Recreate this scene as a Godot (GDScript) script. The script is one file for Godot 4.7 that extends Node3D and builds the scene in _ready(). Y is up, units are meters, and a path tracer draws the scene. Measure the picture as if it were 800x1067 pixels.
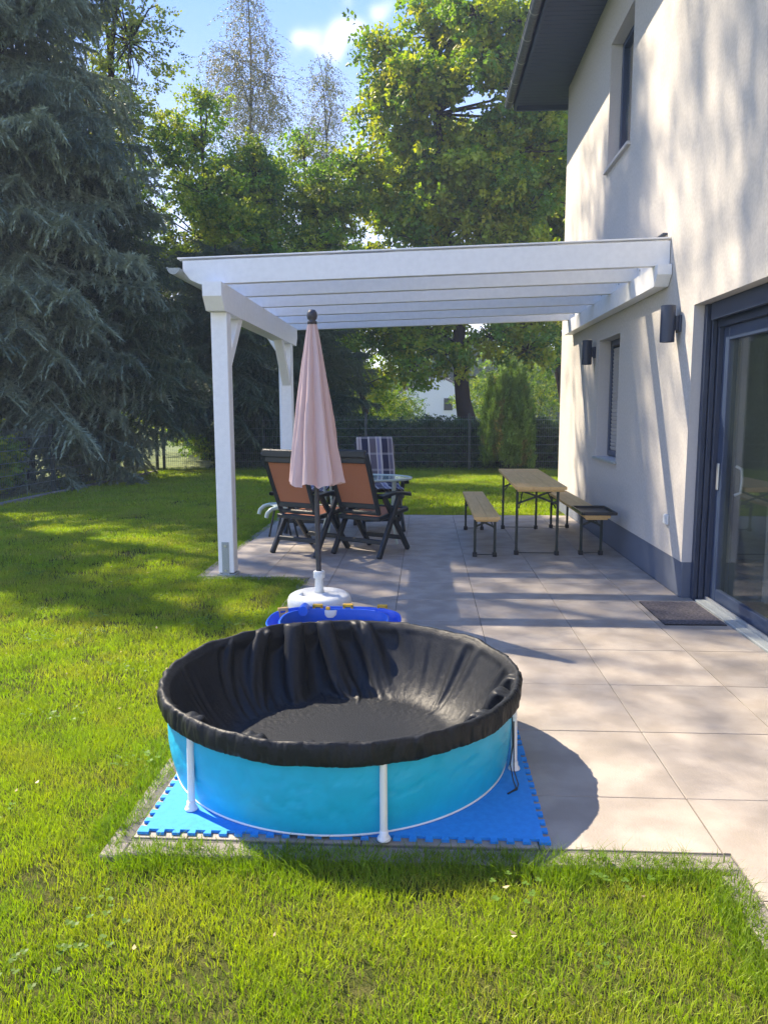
extends Node3D
# Coordinates: x to the house, y up, the garden recedes along -z; P(x, y, d) takes the distance d in front of the viewer.

class MB:
	var v := PackedVector3Array()
	var n := PackedVector3Array()
	var c := PackedColorArray()
	var t := PackedVector2Array()
	var i := PackedInt32Array()
	var use_c := false
	var use_t := false
	func quad(a: Vector3, b: Vector3, cc: Vector3, d: Vector3, nn := Vector3.ZERO) -> void:
		var m := nn if nn != Vector3.ZERO else (b - a).cross(cc - a).normalized()
		if (cc - a).cross(d - b).dot(m) < 0.0:
			var x := b
			b = d
			d = x
		var k := v.size()
		v.append_array([a, b, cc, d]); n.append_array([m, m, m, m])
		if use_t: t.append_array([Vector2(0, 0), Vector2(1, 0), Vector2(1, 1), Vector2(0, 1)])
		i.append_array([k, k + 2, k + 1, k, k + 3, k + 2])
	func tri(a: Vector3, b: Vector3, cc: Vector3) -> void:
		var m := (b - a).cross(cc - a).normalized()
		var k := v.size()
		v.append_array([a, b, cc]); n.append_array([m, m, m])
		i.append_array([k, k + 2, k + 1])
	func box(lo: Vector3, hi: Vector3, ch := 0.0, xf := Transform3D.IDENTITY) -> void:
		# a box with chamfered edges
		var mid := (lo + hi) * 0.5
		var s := (hi - lo) * 0.5
		ch = minf(ch, minf(s.x, minf(s.y, s.z)) * 0.9)
		var ax := [Vector3.RIGHT, Vector3.UP, Vector3.BACK]
		var h := [s.x, s.y, s.z]
		for a in 3:
			var b := (a + 1) % 3
			var d := (a + 2) % 3
			for sg in [-1.0, 1.0]:
				var o: Vector3 = mid + ax[a] * h[a] * sg
				var u: Vector3 = ax[b] * (h[b] - ch)
				var w: Vector3 = ax[d] * (h[d] - ch) * sg
				quad(xf * (o - u - w), xf * (o + u - w), xf * (o + u + w), xf * (o - u + w))
		if ch > 0.0:
			for a in 3:
				var b := (a + 1) % 3
				var d := (a + 2) % 3
				var u: Vector3 = ax[a] * (h[a] - ch)
				for sb in [-1.0, 1.0]:
					for sd in [-1.0, 1.0]:
						var p: Vector3 = mid + ax[b] * h[b] * sb + ax[d] * (h[d] - ch) * sd
						var q: Vector3 = mid + ax[b] * (h[b] - ch) * sb + ax[d] * h[d] * sd
						if sb * sd > 0:
							quad(xf * (p - u), xf * (p + u), xf * (q + u), xf * (q - u), xf.basis * (ax[b] * sb + ax[d] * sd).normalized())
						else:
							quad(xf * (q - u), xf * (q + u), xf * (p + u), xf * (p - u), xf.basis * (ax[b] * sb + ax[d] * sd).normalized())
			for sx in [-1.0, 1.0]:
				for sy in [-1.0, 1.0]:
					for sz in [-1.0, 1.0]:
						var sgn := Vector3(sx, sy, sz)
						var e: Vector3 = mid + sgn * s
						var p1 := xf * (e - Vector3(0, sy, sz) * ch)
						var p2 := xf * (e - Vector3(sx, 0, sz) * ch)
						var p3 := xf * (e - Vector3(sx, sy, 0) * ch)
						if sx * sy * sz > 0: tri(p1, p2, p3)
						else: tri(p1, p3, p2)
	func tube(path: Array, radii: Array, sides := 8, caps := true) -> void:
		var k0 := v.size()
		var m := path.size()
		var up := Vector3.ZERO
		for j in m:
			var dir: Vector3 = (path[mini(j + 1, m - 1)] - path[maxi(j - 1, 0)]).normalized()
			if up == Vector3.ZERO:
				up = dir.cross(Vector3.RIGHT if absf(dir.x) < 0.8 else Vector3.UP).normalized()
			up = (up - dir * up.dot(dir)).normalized()
			var side := dir.cross(up)
			var r: float = radii[mini(j, radii.size() - 1)]
			for s in sides:
				var a := TAU * s / sides
				var o := up * cos(a) + side * sin(a)
				v.append(path[j] + o * r); n.append(o)
		for j in m - 1:
			for s in sides:
				var a := k0 + j * sides + s
				var b := k0 + j * sides + (s + 1) % sides
				i.append_array([a, b + sides, b, a, a + sides, b + sides])
		if caps:
			for e in [0, m - 1]:
				var dir: Vector3 = (path[1] - path[0]).normalized() * -1.0 if e == 0 else (path[m - 1] - path[m - 2]).normalized()
				var k := v.size()
				for s in sides:
					v.append(v[k0 + e * sides + s]); n.append(dir)
				for s in range(1, sides - 1):
					if e != 0: i.append_array([k, k + s + 1, k + s])
					else: i.append_array([k, k + s, k + s + 1])
	func lathe(profile: Array, at := Vector3.ZERO, seg := 32) -> void:
		var k0 := v.size()
		var m := profile.size()
		for j in m:
			var p: Vector2 = profile[j]
			var d: Vector2 = profile[mini(j + 1, m - 1)] - profile[maxi(j - 1, 0)]
			var nn := Vector2(d.y, -d.x).normalized()
			for s in seg:
				var a := TAU * s / seg
				v.append(at + Vector3(cos(a) * p.x, p.y, sin(a) * p.x)); n.append(Vector3(cos(a) * nn.x, nn.y, sin(a) * nn.x))
		for j in m - 1:
			for s in seg:
				var a := k0 + j * seg + s
				var b := k0 + j * seg + (s + 1) % seg
				i.append_array([a, b, b + seg, a, b + seg, a + seg])
	func grid(pts: Array, wrap := false) -> void:
		# rows of points, smooth normals; wrap closes each row on itself
		var k0 := v.size()
		var m := pts.size()
		var w: int = pts[0].size()
		for j in m:
			for s in w:
				var du: Vector3 = (pts[j][(s + 1) % w] - pts[j][(s + w - 1) % w]) if wrap else (pts[j][mini(s + 1, w - 1)] - pts[j][maxi(s - 1, 0)])
				var dv: Vector3 = pts[mini(j + 1, m - 1)][s] - pts[maxi(j - 1, 0)][s]
				var nn := du.cross(dv)
				v.append(pts[j][s]); n.append(nn.normalized() if nn.length() > 1e-12 else Vector3.UP)
				if use_t: t.append(Vector2(float(s) / (w - 1), float(j) / (m - 1)))
		for j in m - 1:
			for s in (w if wrap else w - 1):
				var a := k0 + j * w + s
				var b := k0 + j * w + (s + 1) % w
				i.append_array([a, a + w, b + w, a, b + w, b])
	func mesh() -> ArrayMesh:
		var arr := []
		arr.resize(Mesh.ARRAY_MAX)
		arr[Mesh.ARRAY_VERTEX] = v
		arr[Mesh.ARRAY_NORMAL] = n
		if use_c: arr[Mesh.ARRAY_COLOR] = c
		if use_t: arr[Mesh.ARRAY_TEX_UV] = t
		arr[Mesh.ARRAY_INDEX] = i
		var me := ArrayMesh.new()
		me.add_surface_from_arrays(Mesh.PRIMITIVE_TRIANGLES, arr)
		return me

var rng := RandomNumberGenerator.new()
var M := {}
var used := {}

func P(x: float, y: float, d: float) -> Vector3:
	return Vector3(x, y, -d)
func rf(a: float, b: float) -> float:
	return rng.randf_range(a, b)

# ---------- naming ----------
func numbered(called: String) -> String:
	if not used.has(called):
		used[called] = 0
		return called
	used[called] += 1
	return "%s_%03d" % [called, used[called]]
func tag(o, label: String, category: String, group := "", kind := ""):
	if label: o.set_meta("label", label)
	if category: o.set_meta("category", category)
	if group: o.set_meta("group", group)
	if kind: o.set_meta("kind", kind)
	return o
func thing(called: String, label: String, category: String, at := Vector3.ZERO, turn := 0.0, group := "") -> Node3D:
	var o := Node3D.new()
	o.name = numbered(called)
	add_child(o)
	o.position = at
	o.rotation.y = turn
	tag(o, label, category, group)
	return o
func put(me: Mesh, called: String, mat: Material, parent: Node = null, local := false) -> MeshInstance3D:
	var o := MeshInstance3D.new()
	o.mesh = me
	o.material_override = mat
	if parent == null:
		o.name = numbered(called)
		add_child(o)
	else:
		o.name = called
		parent.add_child(o, true)
		if not local: o.global_transform = Transform3D.IDENTITY
	return o
func obj(mb: MB, called: String, mat: Material, parent: Node = null, local := false) -> MeshInstance3D:
	return put(mb.mesh(), called, mat, parent, local)
func box(lo: Vector3, hi: Vector3, called: String, mat: Material, parent: Node = null, ch := 0.0, local := false) -> MeshInstance3D:
	var mb := MB.new()
	mb.box(Vector3(minf(lo.x, hi.x), minf(lo.y, hi.y), minf(lo.z, hi.z)), Vector3(maxf(lo.x, hi.x), maxf(lo.y, hi.y), maxf(lo.z, hi.z)), ch)
	return obj(mb, called, mat, parent, local)
func bar(mb: MB, a: Vector3, b: Vector3, w: float, h: float, ch := 0.004, up := Vector3.UP) -> void:
	# a rectangular bar from a to b, w wide across and h deep towards up
	var d := (b - a)
	var z := d.normalized()
	var x := up.cross(z).normalized()
	var y := z.cross(x)
	mb.box(Vector3(-w / 2, -h / 2, 0), Vector3(w / 2, h / 2, d.length()), ch, Transform3D(Basis(x, y, z), a))
func swarm(me: Mesh, buf: PackedFloat32Array, called: String, mat: Material, parent: Node = null) -> MultiMeshInstance3D:
	var mm := MultiMesh.new()
	mm.transform_format = MultiMesh.TRANSFORM_3D
	mm.use_colors = true
	mm.mesh = me
	mm.instance_count = buf.size() / 16
	mm.buffer = buf
	var o := MultiMeshInstance3D.new()
	o.set_meta("kind", "stuff")
	o.multimesh = mm
	o.material_override = mat
	if parent == null:
		o.name = numbered(called)
		add_child(o)
	else:
		o.name = called
		parent.add_child(o, true)
		o.global_transform = Transform3D.IDENTITY
	return o
func push(buf: PackedFloat32Array, b: Basis, o: Vector3, col: Color) -> void:
	buf.append_array([b.x.x, b.y.x, b.z.x, o.x, b.x.y, b.y.y, b.z.y, o.y, b.x.z, b.y.z, b.z.z, o.z, col.r, col.g, col.b, 1.0])

# ---------- materials ----------
func lin(r: float, g: float, b: float) -> Color:
	return Color(r, g, b).linear_to_srgb()
func mat(col: Color, rough := 0.7, metal := 0.0, spec := 0.5) -> StandardMaterial3D:
	var m := StandardMaterial3D.new()
	m.albedo_color = col
	m.roughness = rough
	m.metallic = metal
	m.metallic_specular = spec
	return m
func noise_tex(seed_: int, freq: float, c0: Color, c1: Color, size := 512, oct := 5, normal := 0.0, lo := 0.25, hi := 0.75) -> NoiseTexture2D:
	var nz := FastNoiseLite.new()
	nz.seed = seed_
	nz.frequency = freq
	nz.fractal_octaves = oct
	nz.noise_type = FastNoiseLite.TYPE_SIMPLEX_SMOOTH
	var tx := NoiseTexture2D.new()
	tx.width = size
	tx.height = size
	tx.seamless = true
	tx.noise = nz
	if normal > 0.0:
		tx.as_normal_map = true
		tx.bump_strength = normal
	else:
		var g := Gradient.new()
		g.offsets = PackedFloat32Array([lo, hi])
		g.colors = PackedColorArray([c0, c1])
		tx.color_ramp = g
	return tx
func tri_mat(c0: Color, c1: Color, seed_: int, freq: float, scale: float, rough := 0.8, bump := 0.0, bump_freq := 0.2, spec := 0.5) -> StandardMaterial3D:
	var m := mat(Color.WHITE, rough, 0.0, spec)
	m.albedo_texture = noise_tex(seed_, freq, c0, c1)
	m.uv1_triplanar = true
	m.uv1_world_triplanar = true
	m.uv1_scale = Vector3.ONE * scale
	if bump > 0.0:
		m.normal_enabled = true
		m.normal_texture = noise_tex(seed_ + 5, bump_freq, Color.BLACK, Color.WHITE, 512, 3, 4.0)
		m.normal_scale = bump
	return m
func leaf_mat(back: Color, rough := 0.5) -> StandardMaterial3D:
	var m := mat(Color.WHITE, rough, 0.0, 0.35)
	m.vertex_color_use_as_albedo = true
	m.backlight_enabled = true
	m.backlight = back
	m.cull_mode = BaseMaterial3D.CULL_DISABLED
	return m

func materials() -> void:
	M.white_wood = tri_mat(lin(0.80, 0.81, 0.82), lin(0.84, 0.85, 0.86), 3, 0.02, 1.3, 0.5, 0.06, 0.12)
	M.stucco = tri_mat(lin(0.49, 0.462, 0.42), lin(0.545, 0.515, 0.475), 11, 0.05, 1.1, 0.95, 0.22, 0.45, 0.2)
	M.reveal = tri_mat(lin(0.52, 0.50, 0.485), lin(0.54, 0.52, 0.50), 12, 0.05, 1.1, 0.95, 0.2, 0.45, 0.2)
	M.plinth = tri_mat(lin(0.055, 0.070, 0.105), lin(0.19, 0.215, 0.265), 17, 0.25, 1.6, 0.8, 0.4, 0.3)
	M.anthracite = mat(lin(0.024, 0.037, 0.070), 0.42)
	M.anthracite_b = mat(lin(0.036, 0.056, 0.105), 0.35)
	M.soffit = mat(lin(0.070, 0.095, 0.165), 0.55)
	M.zinc = tri_mat(lin(0.10, 0.115, 0.14), lin(0.16, 0.18, 0.20), 21, 0.02, 1.5, 0.45)
	M.alu = mat(lin(0.55, 0.57, 0.58), 0.35, 0.7)
	M.galv = tri_mat(lin(0.28, 0.31, 0.30), lin(0.42, 0.45, 0.43), 23, 0.06, 4.0, 0.45)
	M.steel = mat(lin(0.55, 0.56, 0.56), 0.3, 0.9)
	M.roof = tri_mat(lin(0.05, 0.05, 0.055), lin(0.09, 0.09, 0.095), 24, 0.1, 2.0, 0.8)
	var g := mat(Color(0.75, 0.85, 0.85, 0.10), 0.02)
	g.transparency = BaseMaterial3D.TRANSPARENCY_ALPHA
	g.albedo_color = Color(0.5, 0.6, 0.6, 0.03)
	M.glass = g
	M.tiles = []
	for k in 4:
		var w := [1.0, 0.94, 1.04, 0.97][k] as float
		M.tiles.append(tri_mat(lin(0.275 * w, 0.242 * w, 0.21 * w), lin(0.36 * w, 0.32 * w, 0.28 * w), 31 + k, 0.012, 0.55, 0.6, 0.10, 0.4))
	M.grout = mat(lin(0.10, 0.095, 0.09), 0.95)
	M.kerb = tri_mat(lin(0.16, 0.145, 0.13), lin(0.30, 0.275, 0.25), 41, 0.12, 3.0, 0.95, 0.6, 0.4)
	M.soil = tri_mat(lin(0.035, 0.045, 0.012), lin(0.075, 0.075, 0.025), 43, 0.05, 0.8, 1.0, 0.6, 0.3, 0.1)
	M.earth = tri_mat(lin(0.07, 0.10, 0.025), lin(0.14, 0.17, 0.05), 44, 0.03, 0.12, 1.0)
	M.pool_blue = tri_mat(lin(0.006, 0.38, 0.62), lin(0.008, 0.42, 0.68), 51, 0.02, 1.5, 0.42)
	M.pool_white = mat(lin(0.72, 0.74, 0.76), 0.4)
	M.cover = tri_mat(lin(0.0085, 0.0105, 0.014), lin(0.014, 0.0165, 0.021), 53, 0.05, 2.0, 0.50, 0.25, 0.12, 0.34)
	M.black = mat(lin(0.012, 0.012, 0.014), 0.5)
	M.foam = tri_mat(lin(0.012, 0.23, 0.68), lin(0.018, 0.27, 0.74), 55, 0.03, 2.0, 0.7, 0.2, 0.5)
	M.toy_blue = mat(lin(0.010, 0.11, 0.66), 0.35)
	M.toy_yellow = mat(lin(0.72, 0.42, 0.03), 0.4)
	M.toy_tan = mat(lin(0.62, 0.40, 0.16), 0.45)
	M.toy_white = mat(lin(0.7, 0.72, 0.74), 0.4)
	M.plastic_white = tri_mat(lin(0.60, 0.62, 0.60), lin(0.72, 0.73, 0.72), 57, 0.05, 3.0, 0.5)
	M.canopy = tri_mat(lin(0.66, 0.50, 0.475), lin(0.69, 0.525, 0.50), 59, 0.2, 2.0, 0.9, 0.1, 0.6, 0.2)
	M.canopy.backlight_enabled = true
	M.canopy.backlight = lin(0.35, 0.22, 0.2)
	M.pole = mat(lin(0.035, 0.034, 0.042), 0.5)
	M.chair = mat(lin(0.010, 0.017, 0.024), 0.42)
	M.sling = tri_mat(lin(0.34, 0.125, 0.055), lin(0.41, 0.155, 0.075), 61, 0.3, 4.0, 0.85, 0.3, 0.5)
	M.beer_steel = mat(lin(0.010, 0.020, 0.018), 0.4)
	M.tray = mat(lin(0.016, 0.019, 0.024), 0.35)
	M.pale_green = mat(lin(0.42, 0.50, 0.45), 0.35)
	var tg := mat(Color(0.62, 0.74, 0.68, 0.55), 0.06)
	tg.transparency = BaseMaterial3D.TRANSPARENCY_ALPHA
	M.table_glass = tg
	M.mat_grey = tri_mat(lin(0.075, 0.070, 0.078), lin(0.145, 0.135, 0.145), 63, 0.03, 2.5, 1.0, 0.5, 0.5, 0.1)
	M.fence = mat(lin(0.030, 0.042, 0.040), 0.45)
	M.fence_rod = mat(lin(0.16, 0.19, 0.19), 0.4)
	M.bark = tri_mat(lin(0.028, 0.021, 0.016), lin(0.075, 0.06, 0.048), 67, 0.12, 1.2, 0.95, 0.9, 0.2, 0.1)
	M.birch_bark = tri_mat(lin(0.10, 0.09, 0.08), lin(0.5, 0.48, 0.45), 69, 0.08, 1.0, 0.9)
	M.leaf = leaf_mat(Color(0.95, 1.0, 0.25))
	M.leaf_dull = leaf_mat(Color(0.62, 0.66, 0.30))
	M.needle = leaf_mat(Color(0.22, 0.25, 0.16), 0.6)
	M.grass = leaf_mat(Color(0.93, 1.0, 0.20), 0.5)
	M.interior = mat(lin(0.16, 0.16, 0.16), 0.9)
	M.floor_in = tri_mat(lin(0.20, 0.15, 0.10), lin(0.30, 0.23, 0.16), 71, 0.05, 1.0, 0.5)
	M.curtain = mat(lin(0.22, 0.21, 0.17), 0.95)
	M.far_white = mat(lin(0.66, 0.65, 0.62), 0.9)
	M.far_roof = mat(lin(0.20, 0.15, 0.13), 0.9)
	M.dark_pane = mat(lin(0.02, 0.024, 0.03), 0.1)
	M.blind = mat(lin(0.40, 0.385, 0.37), 0.45)
	M.dead_leaf = mat(lin(0.42, 0.32, 0.17), 0.8)
	# pale planks with their grain along the length (v)
	for k in 3:
		var im := Image.create(128, 512, false, Image.FORMAT_RGB8)
		var nz := FastNoiseLite.new()
		nz.seed = 90 + k
		nz.frequency = 0.05
		nz.fractal_octaves = 4
		for y in 512:
			for x in 128:
				var a := nz.get_noise_2d(x * 2.2, y * 0.09) * 0.5 + 0.5
				var b := nz.get_noise_2d(x * 0.6 + 300, y * 0.25) * 0.5 + 0.5
				var w := clampf(0.25 + 0.7 * a + 0.5 * (b - 0.5), 0, 1)
				var col := Color(0.46, 0.27, 0.09).lerp(Color(0.74, 0.50, 0.21), w)
				im.set_pixel(x, y, col.linear_to_srgb())
		var m := mat(Color.WHITE, 0.6)
		m.albedo_texture = ImageTexture.create_from_image(im)
		M["plank%d" % k] = m
	# woven stripes of the seat cushions
	var st := Image.create(128, 128, false, Image.FORMAT_RGB8)
	for y in 128:
		for x in 128:
			var u := x / 128.0
			var col := Color(0.46, 0.44, 0.43)
			for s in [[0.07, 0.05, 0.13, 0.12, 0.16], [0.22, 0.085, 0.035, 0.038, 0.07], [0.40, 0.04, 0.20, 0.20, 0.30], [0.56, 0.085, 0.11, 0.10, 0.13], [0.78, 0.09, 0.03, 0.034, 0.065], [0.93, 0.035, 0.3, 0.26, 0.27]]:
				if absf(u - s[0]) < s[1]: col = Color(s[2], s[3], s[4])
			if fmod(y, 24.0) < 3.0: col = col.lerp(Color(0.5, 0.5, 0.52), 0.35)
			st.set_pixel(x, y, col.linear_to_srgb())
	M.stripes = mat(Color.WHITE, 0.9, 0.0, 0.2)
	M.stripes.albedo_texture = ImageTexture.create_from_image(st)

func _ready() -> void:
	rng.seed = 7
	view()
	materials()
	ground()
	house()
	pergola()
	fences()
	trees()
	far_buildings()
	grass()
	pool()
	furniture()
	small_things()

# ---------- camera, sky, sun ----------
func view() -> void:
	var cam := Camera3D.new()
	cam.name = "camera"
	add_child(cam)
	cam.transform = Transform3D(Basis(Vector3(0.9985627, -0.00288942, -0.05351809), Vector3(-0.00427135, 0.99107936, -0.13320454), Vector3(0.05342555, 0.13324168, 0.98964254)), Vector3(0, 1.4575, 0))
	cam.fov = 68.05
	cam.far = 600.0
	cam.current = true
	var sun := DirectionalLight3D.new()
	sun.name = "sun"
	add_child(sun)
	sun.look_at_from_position(P(-0.25, 0.325, 0.175) * 40.0, Vector3.ZERO)
	sun.light_energy = 0.60
	sun.light_color = Color(1.0, 0.935, 0.83)
	sun.light_angular_distance = 0.55
	sun.shadow_enabled = true
	var env := Environment.new()
	env.background_mode = Environment.BG_SKY
	var sm := ProceduralSkyMaterial.new()
	sm.sky_top_color = Color(0.17, 0.285, 0.475)
	sm.sky_horizon_color = Color(0.66, 0.66, 0.65)
	sm.sky_curve = 0.135
	sm.sky_energy_multiplier = 1.0
	sm.ground_bottom_color = Color(0.20, 0.22, 0.12)
	sm.ground_horizon_color = Color(0.45, 0.5, 0.4)
	sm.sun_angle_max = 1.0
	sm.sky_cover = clouds()
	sm.sky_cover_modulate = Color(1.0, 0.89, 0.72, 0.20)
	env.sky = Sky.new()
	env.sky.sky_material = sm
	env.tonemap_mode = Environment.TONE_MAPPER_LINEAR
	env.tonemap_exposure = 8.0
	env.fog_enabled = true
	env.fog_density = 0.0019
	env.fog_light_color = Color(0.86, 0.92, 1.0)
	env.sdfgi_enabled = true
	env.ssao_enabled = true
	env.ssil_enabled = true
	var we := WorldEnvironment.new()
	we.name = "world_environment"
	we.environment = env
	add_child(we)

func clouds() -> ImageTexture:
	# a fair sky: small soft clouds scattered all round
	var w := 1024
	var h := 512
	var im := Image.create(w, h, false, Image.FORMAT_RGBA8)
	im.fill(Color(0, 0, 0, 0))
	var nz := FastNoiseLite.new()
	nz.seed = 5
	nz.frequency = 3.0
	nz.fractal_octaves = 5
	var r := RandomNumberGenerator.new()
	r.seed = 12
	var spots := [[-0.108, 0.424, 0.075, 0.026]]
	for k in 16:
		var az := r.randf_range(0.5, TAU - 0.75)
		spots.append([az, r.randf_range(0.22, 0.9), r.randf_range(0.08, 0.2), r.randf_range(0.03, 0.06)])
	for s in spots:
		for y in range(0, h / 2):
			var el := (0.5 - (y + 0.5) / h) * PI
			if absf(el - s[1]) > s[3] * 3.0: continue
			for x in w:
				var az := fposmod((x + 0.5) / w * TAU - s[0] + PI, TAU) - PI
				if absf(az) > s[2] * 3.0: continue
				var dir := Vector3(sin(az + s[0]) * cos(el), sin(el), cos(az + s[0]) * cos(el))
				var nn := nz.get_noise_3dv(dir * 8.0)
				var d := 1.0 - Vector2(az / s[2], (el - s[1] - 0.25 * az * (1.0 if s[0] < 0 else 0.0)) / s[3]).length() + nn * 1.3
				var a := smoothstep(0.05, 0.75, d) * 0.55
				if a > 0.0:
					var old := im.get_pixel(x, y).a
					im.set_pixel(x, y, Color(1.0, 1.0, 1.0, maxf(old, a)))
	return ImageTexture.create_from_image(im)

# ---------- lawn, patio ----------
func ground() -> void:
	var g := MB.new()
	g.quad(P(-120, -0.045, -60), P(120, -0.045, -60), P(120, -0.045, 260), P(-120, -0.045, 260), Vector3.UP)
	tag(obj(g, "ground", M.earth), "", "", "", "structure")
	var l := MB.new()
	l.quad(P(-7.1, -0.03, -2), P(10, -0.03, -2), P(10, -0.03, 18.9), P(-7.1, -0.03, 18.9), Vector3.UP)
	tag(obj(l, "lawn", M.soil), "", "", "", "structure")
	# patio: a bed of dark joint filler with separate square slabs
	var bed := MB.new()
	for r in [[-1.04, 2.06, 2.37, 10.55], [-1.985, -1.04, 6.47, 10.55], [0.98, 2.06, 0.2, 2.37]]:
		bed.box(P(r[0], -0.1, r[3]), P(r[1], -0.006, r[2]))
	var patio := tag(obj(bed, "patio", M.grout), "", "", "", "structure") as Node3D
	var full: Mesh = null
	var zones := [[-1.0, 1.985, 2.395, 10.52], [-1.945, -1.0, 6.51, 10.52], [1.015, 1.985, 0.25, 2.395], [1.985, 2.062, 3.2, 5.885]]
	for ci in range(-6, 3):
		for ri in range(-5, 14):
			var x0 := 0.9896 + 0.6 * ci
			var z0 := 2.749 + 0.6 * ri
			var m := MB.new()
			var area := 0.0
			var clips := []
			for q in zones:
				var a := maxf(x0 + 0.0022, q[0])
				var b := minf(x0 + 0.5978, q[1])
				var c := maxf(z0 + 0.0022, q[2])
				var d := minf(z0 + 0.5978, q[3])
				if b - a > 0.004 and d - c > 0.004:
					clips.append([Vector3(a - x0, -0.02, -(d - z0)), Vector3(b - x0, 0, -(c - z0))])
					area += (b - a) * (d - c)
			for q in clips: m.box(q[0], q[1], 0.0015 if clips.size() == 1 else 0.0)
			if area == 0.0: continue
			var me: Mesh
			if area > 0.35 and clips.size() == 1:
				if full == null: full = m.mesh()
				me = full
			else:
				me = m.mesh()
			var o := put(me, "paving_slab", M.tiles[(ci * 7 + ri * 5 + ci * ri + 70) % 4], patio, true)
			o.position = P(x0, rf(-0.0006, 0.0006), z0)
	var kerb := Node3D.new()
	kerb.name = "kerb"
	add_child(kerb)
	tag(kerb, "", "", "", "structure")
	for k in [[P(-1.0, 0, 2.345), P(1.015, 0, 2.345)], [P(-1.04, 0, 2.29), P(-1.04, 0, 6.43)], [P(-1.985, 0, 6.47), P(-1.085, 0, 6.47)], [P(-1.985, 0, 6.52), P(-1.985, 0, 10.52)], [P(0.975, 0, 0.3), P(0.975, 0, 2.285)], [P(-1.945, 0, 10.565), P(1.985, 0, 10.565)]]:
		var len: float = (k[1] - k[0]).length()
		var n := maxi(1, roundi(len / 1.0))
		var dir: Vector3 = (k[1] - k[0]) / len
		for j in n:
			var m := MB.new()
			bar(m, k[0] + dir * (len * j / n + 0.002) + Vector3(0, -0.06 + rf(-0.002, 0.002), 0), k[0] + dir * (len * (j + 1) / n - 0.002) + Vector3(0, -0.06 + rf(-0.002, 0.002), 0), 0.078, 0.11, 0.005)
			obj(m, "kerb_stone", M.kerb, kerb)

# ---------- house ----------
func face_grid(m: MB, us: Array, vs: Array, holes: Array, f: Callable, nn: Vector3) -> void:
	for a in us.size() - 1:
		for b in vs.size() - 1:
			var cu: float = (us[a] + us[a + 1]) / 2
			var cv: float = (vs[b] + vs[b + 1]) / 2
			var open := false
			for h in holes:
				if cu > h[0] and cu < h[1] and cv > h[2] and cv < h[3]: open = true
			if not open:
				m.quad(f.call(us[a], vs[b]), f.call(us[a + 1], vs[b]), f.call(us[a + 1], vs[b + 1]), f.call(us[a], vs[b + 1]), nn)

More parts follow.
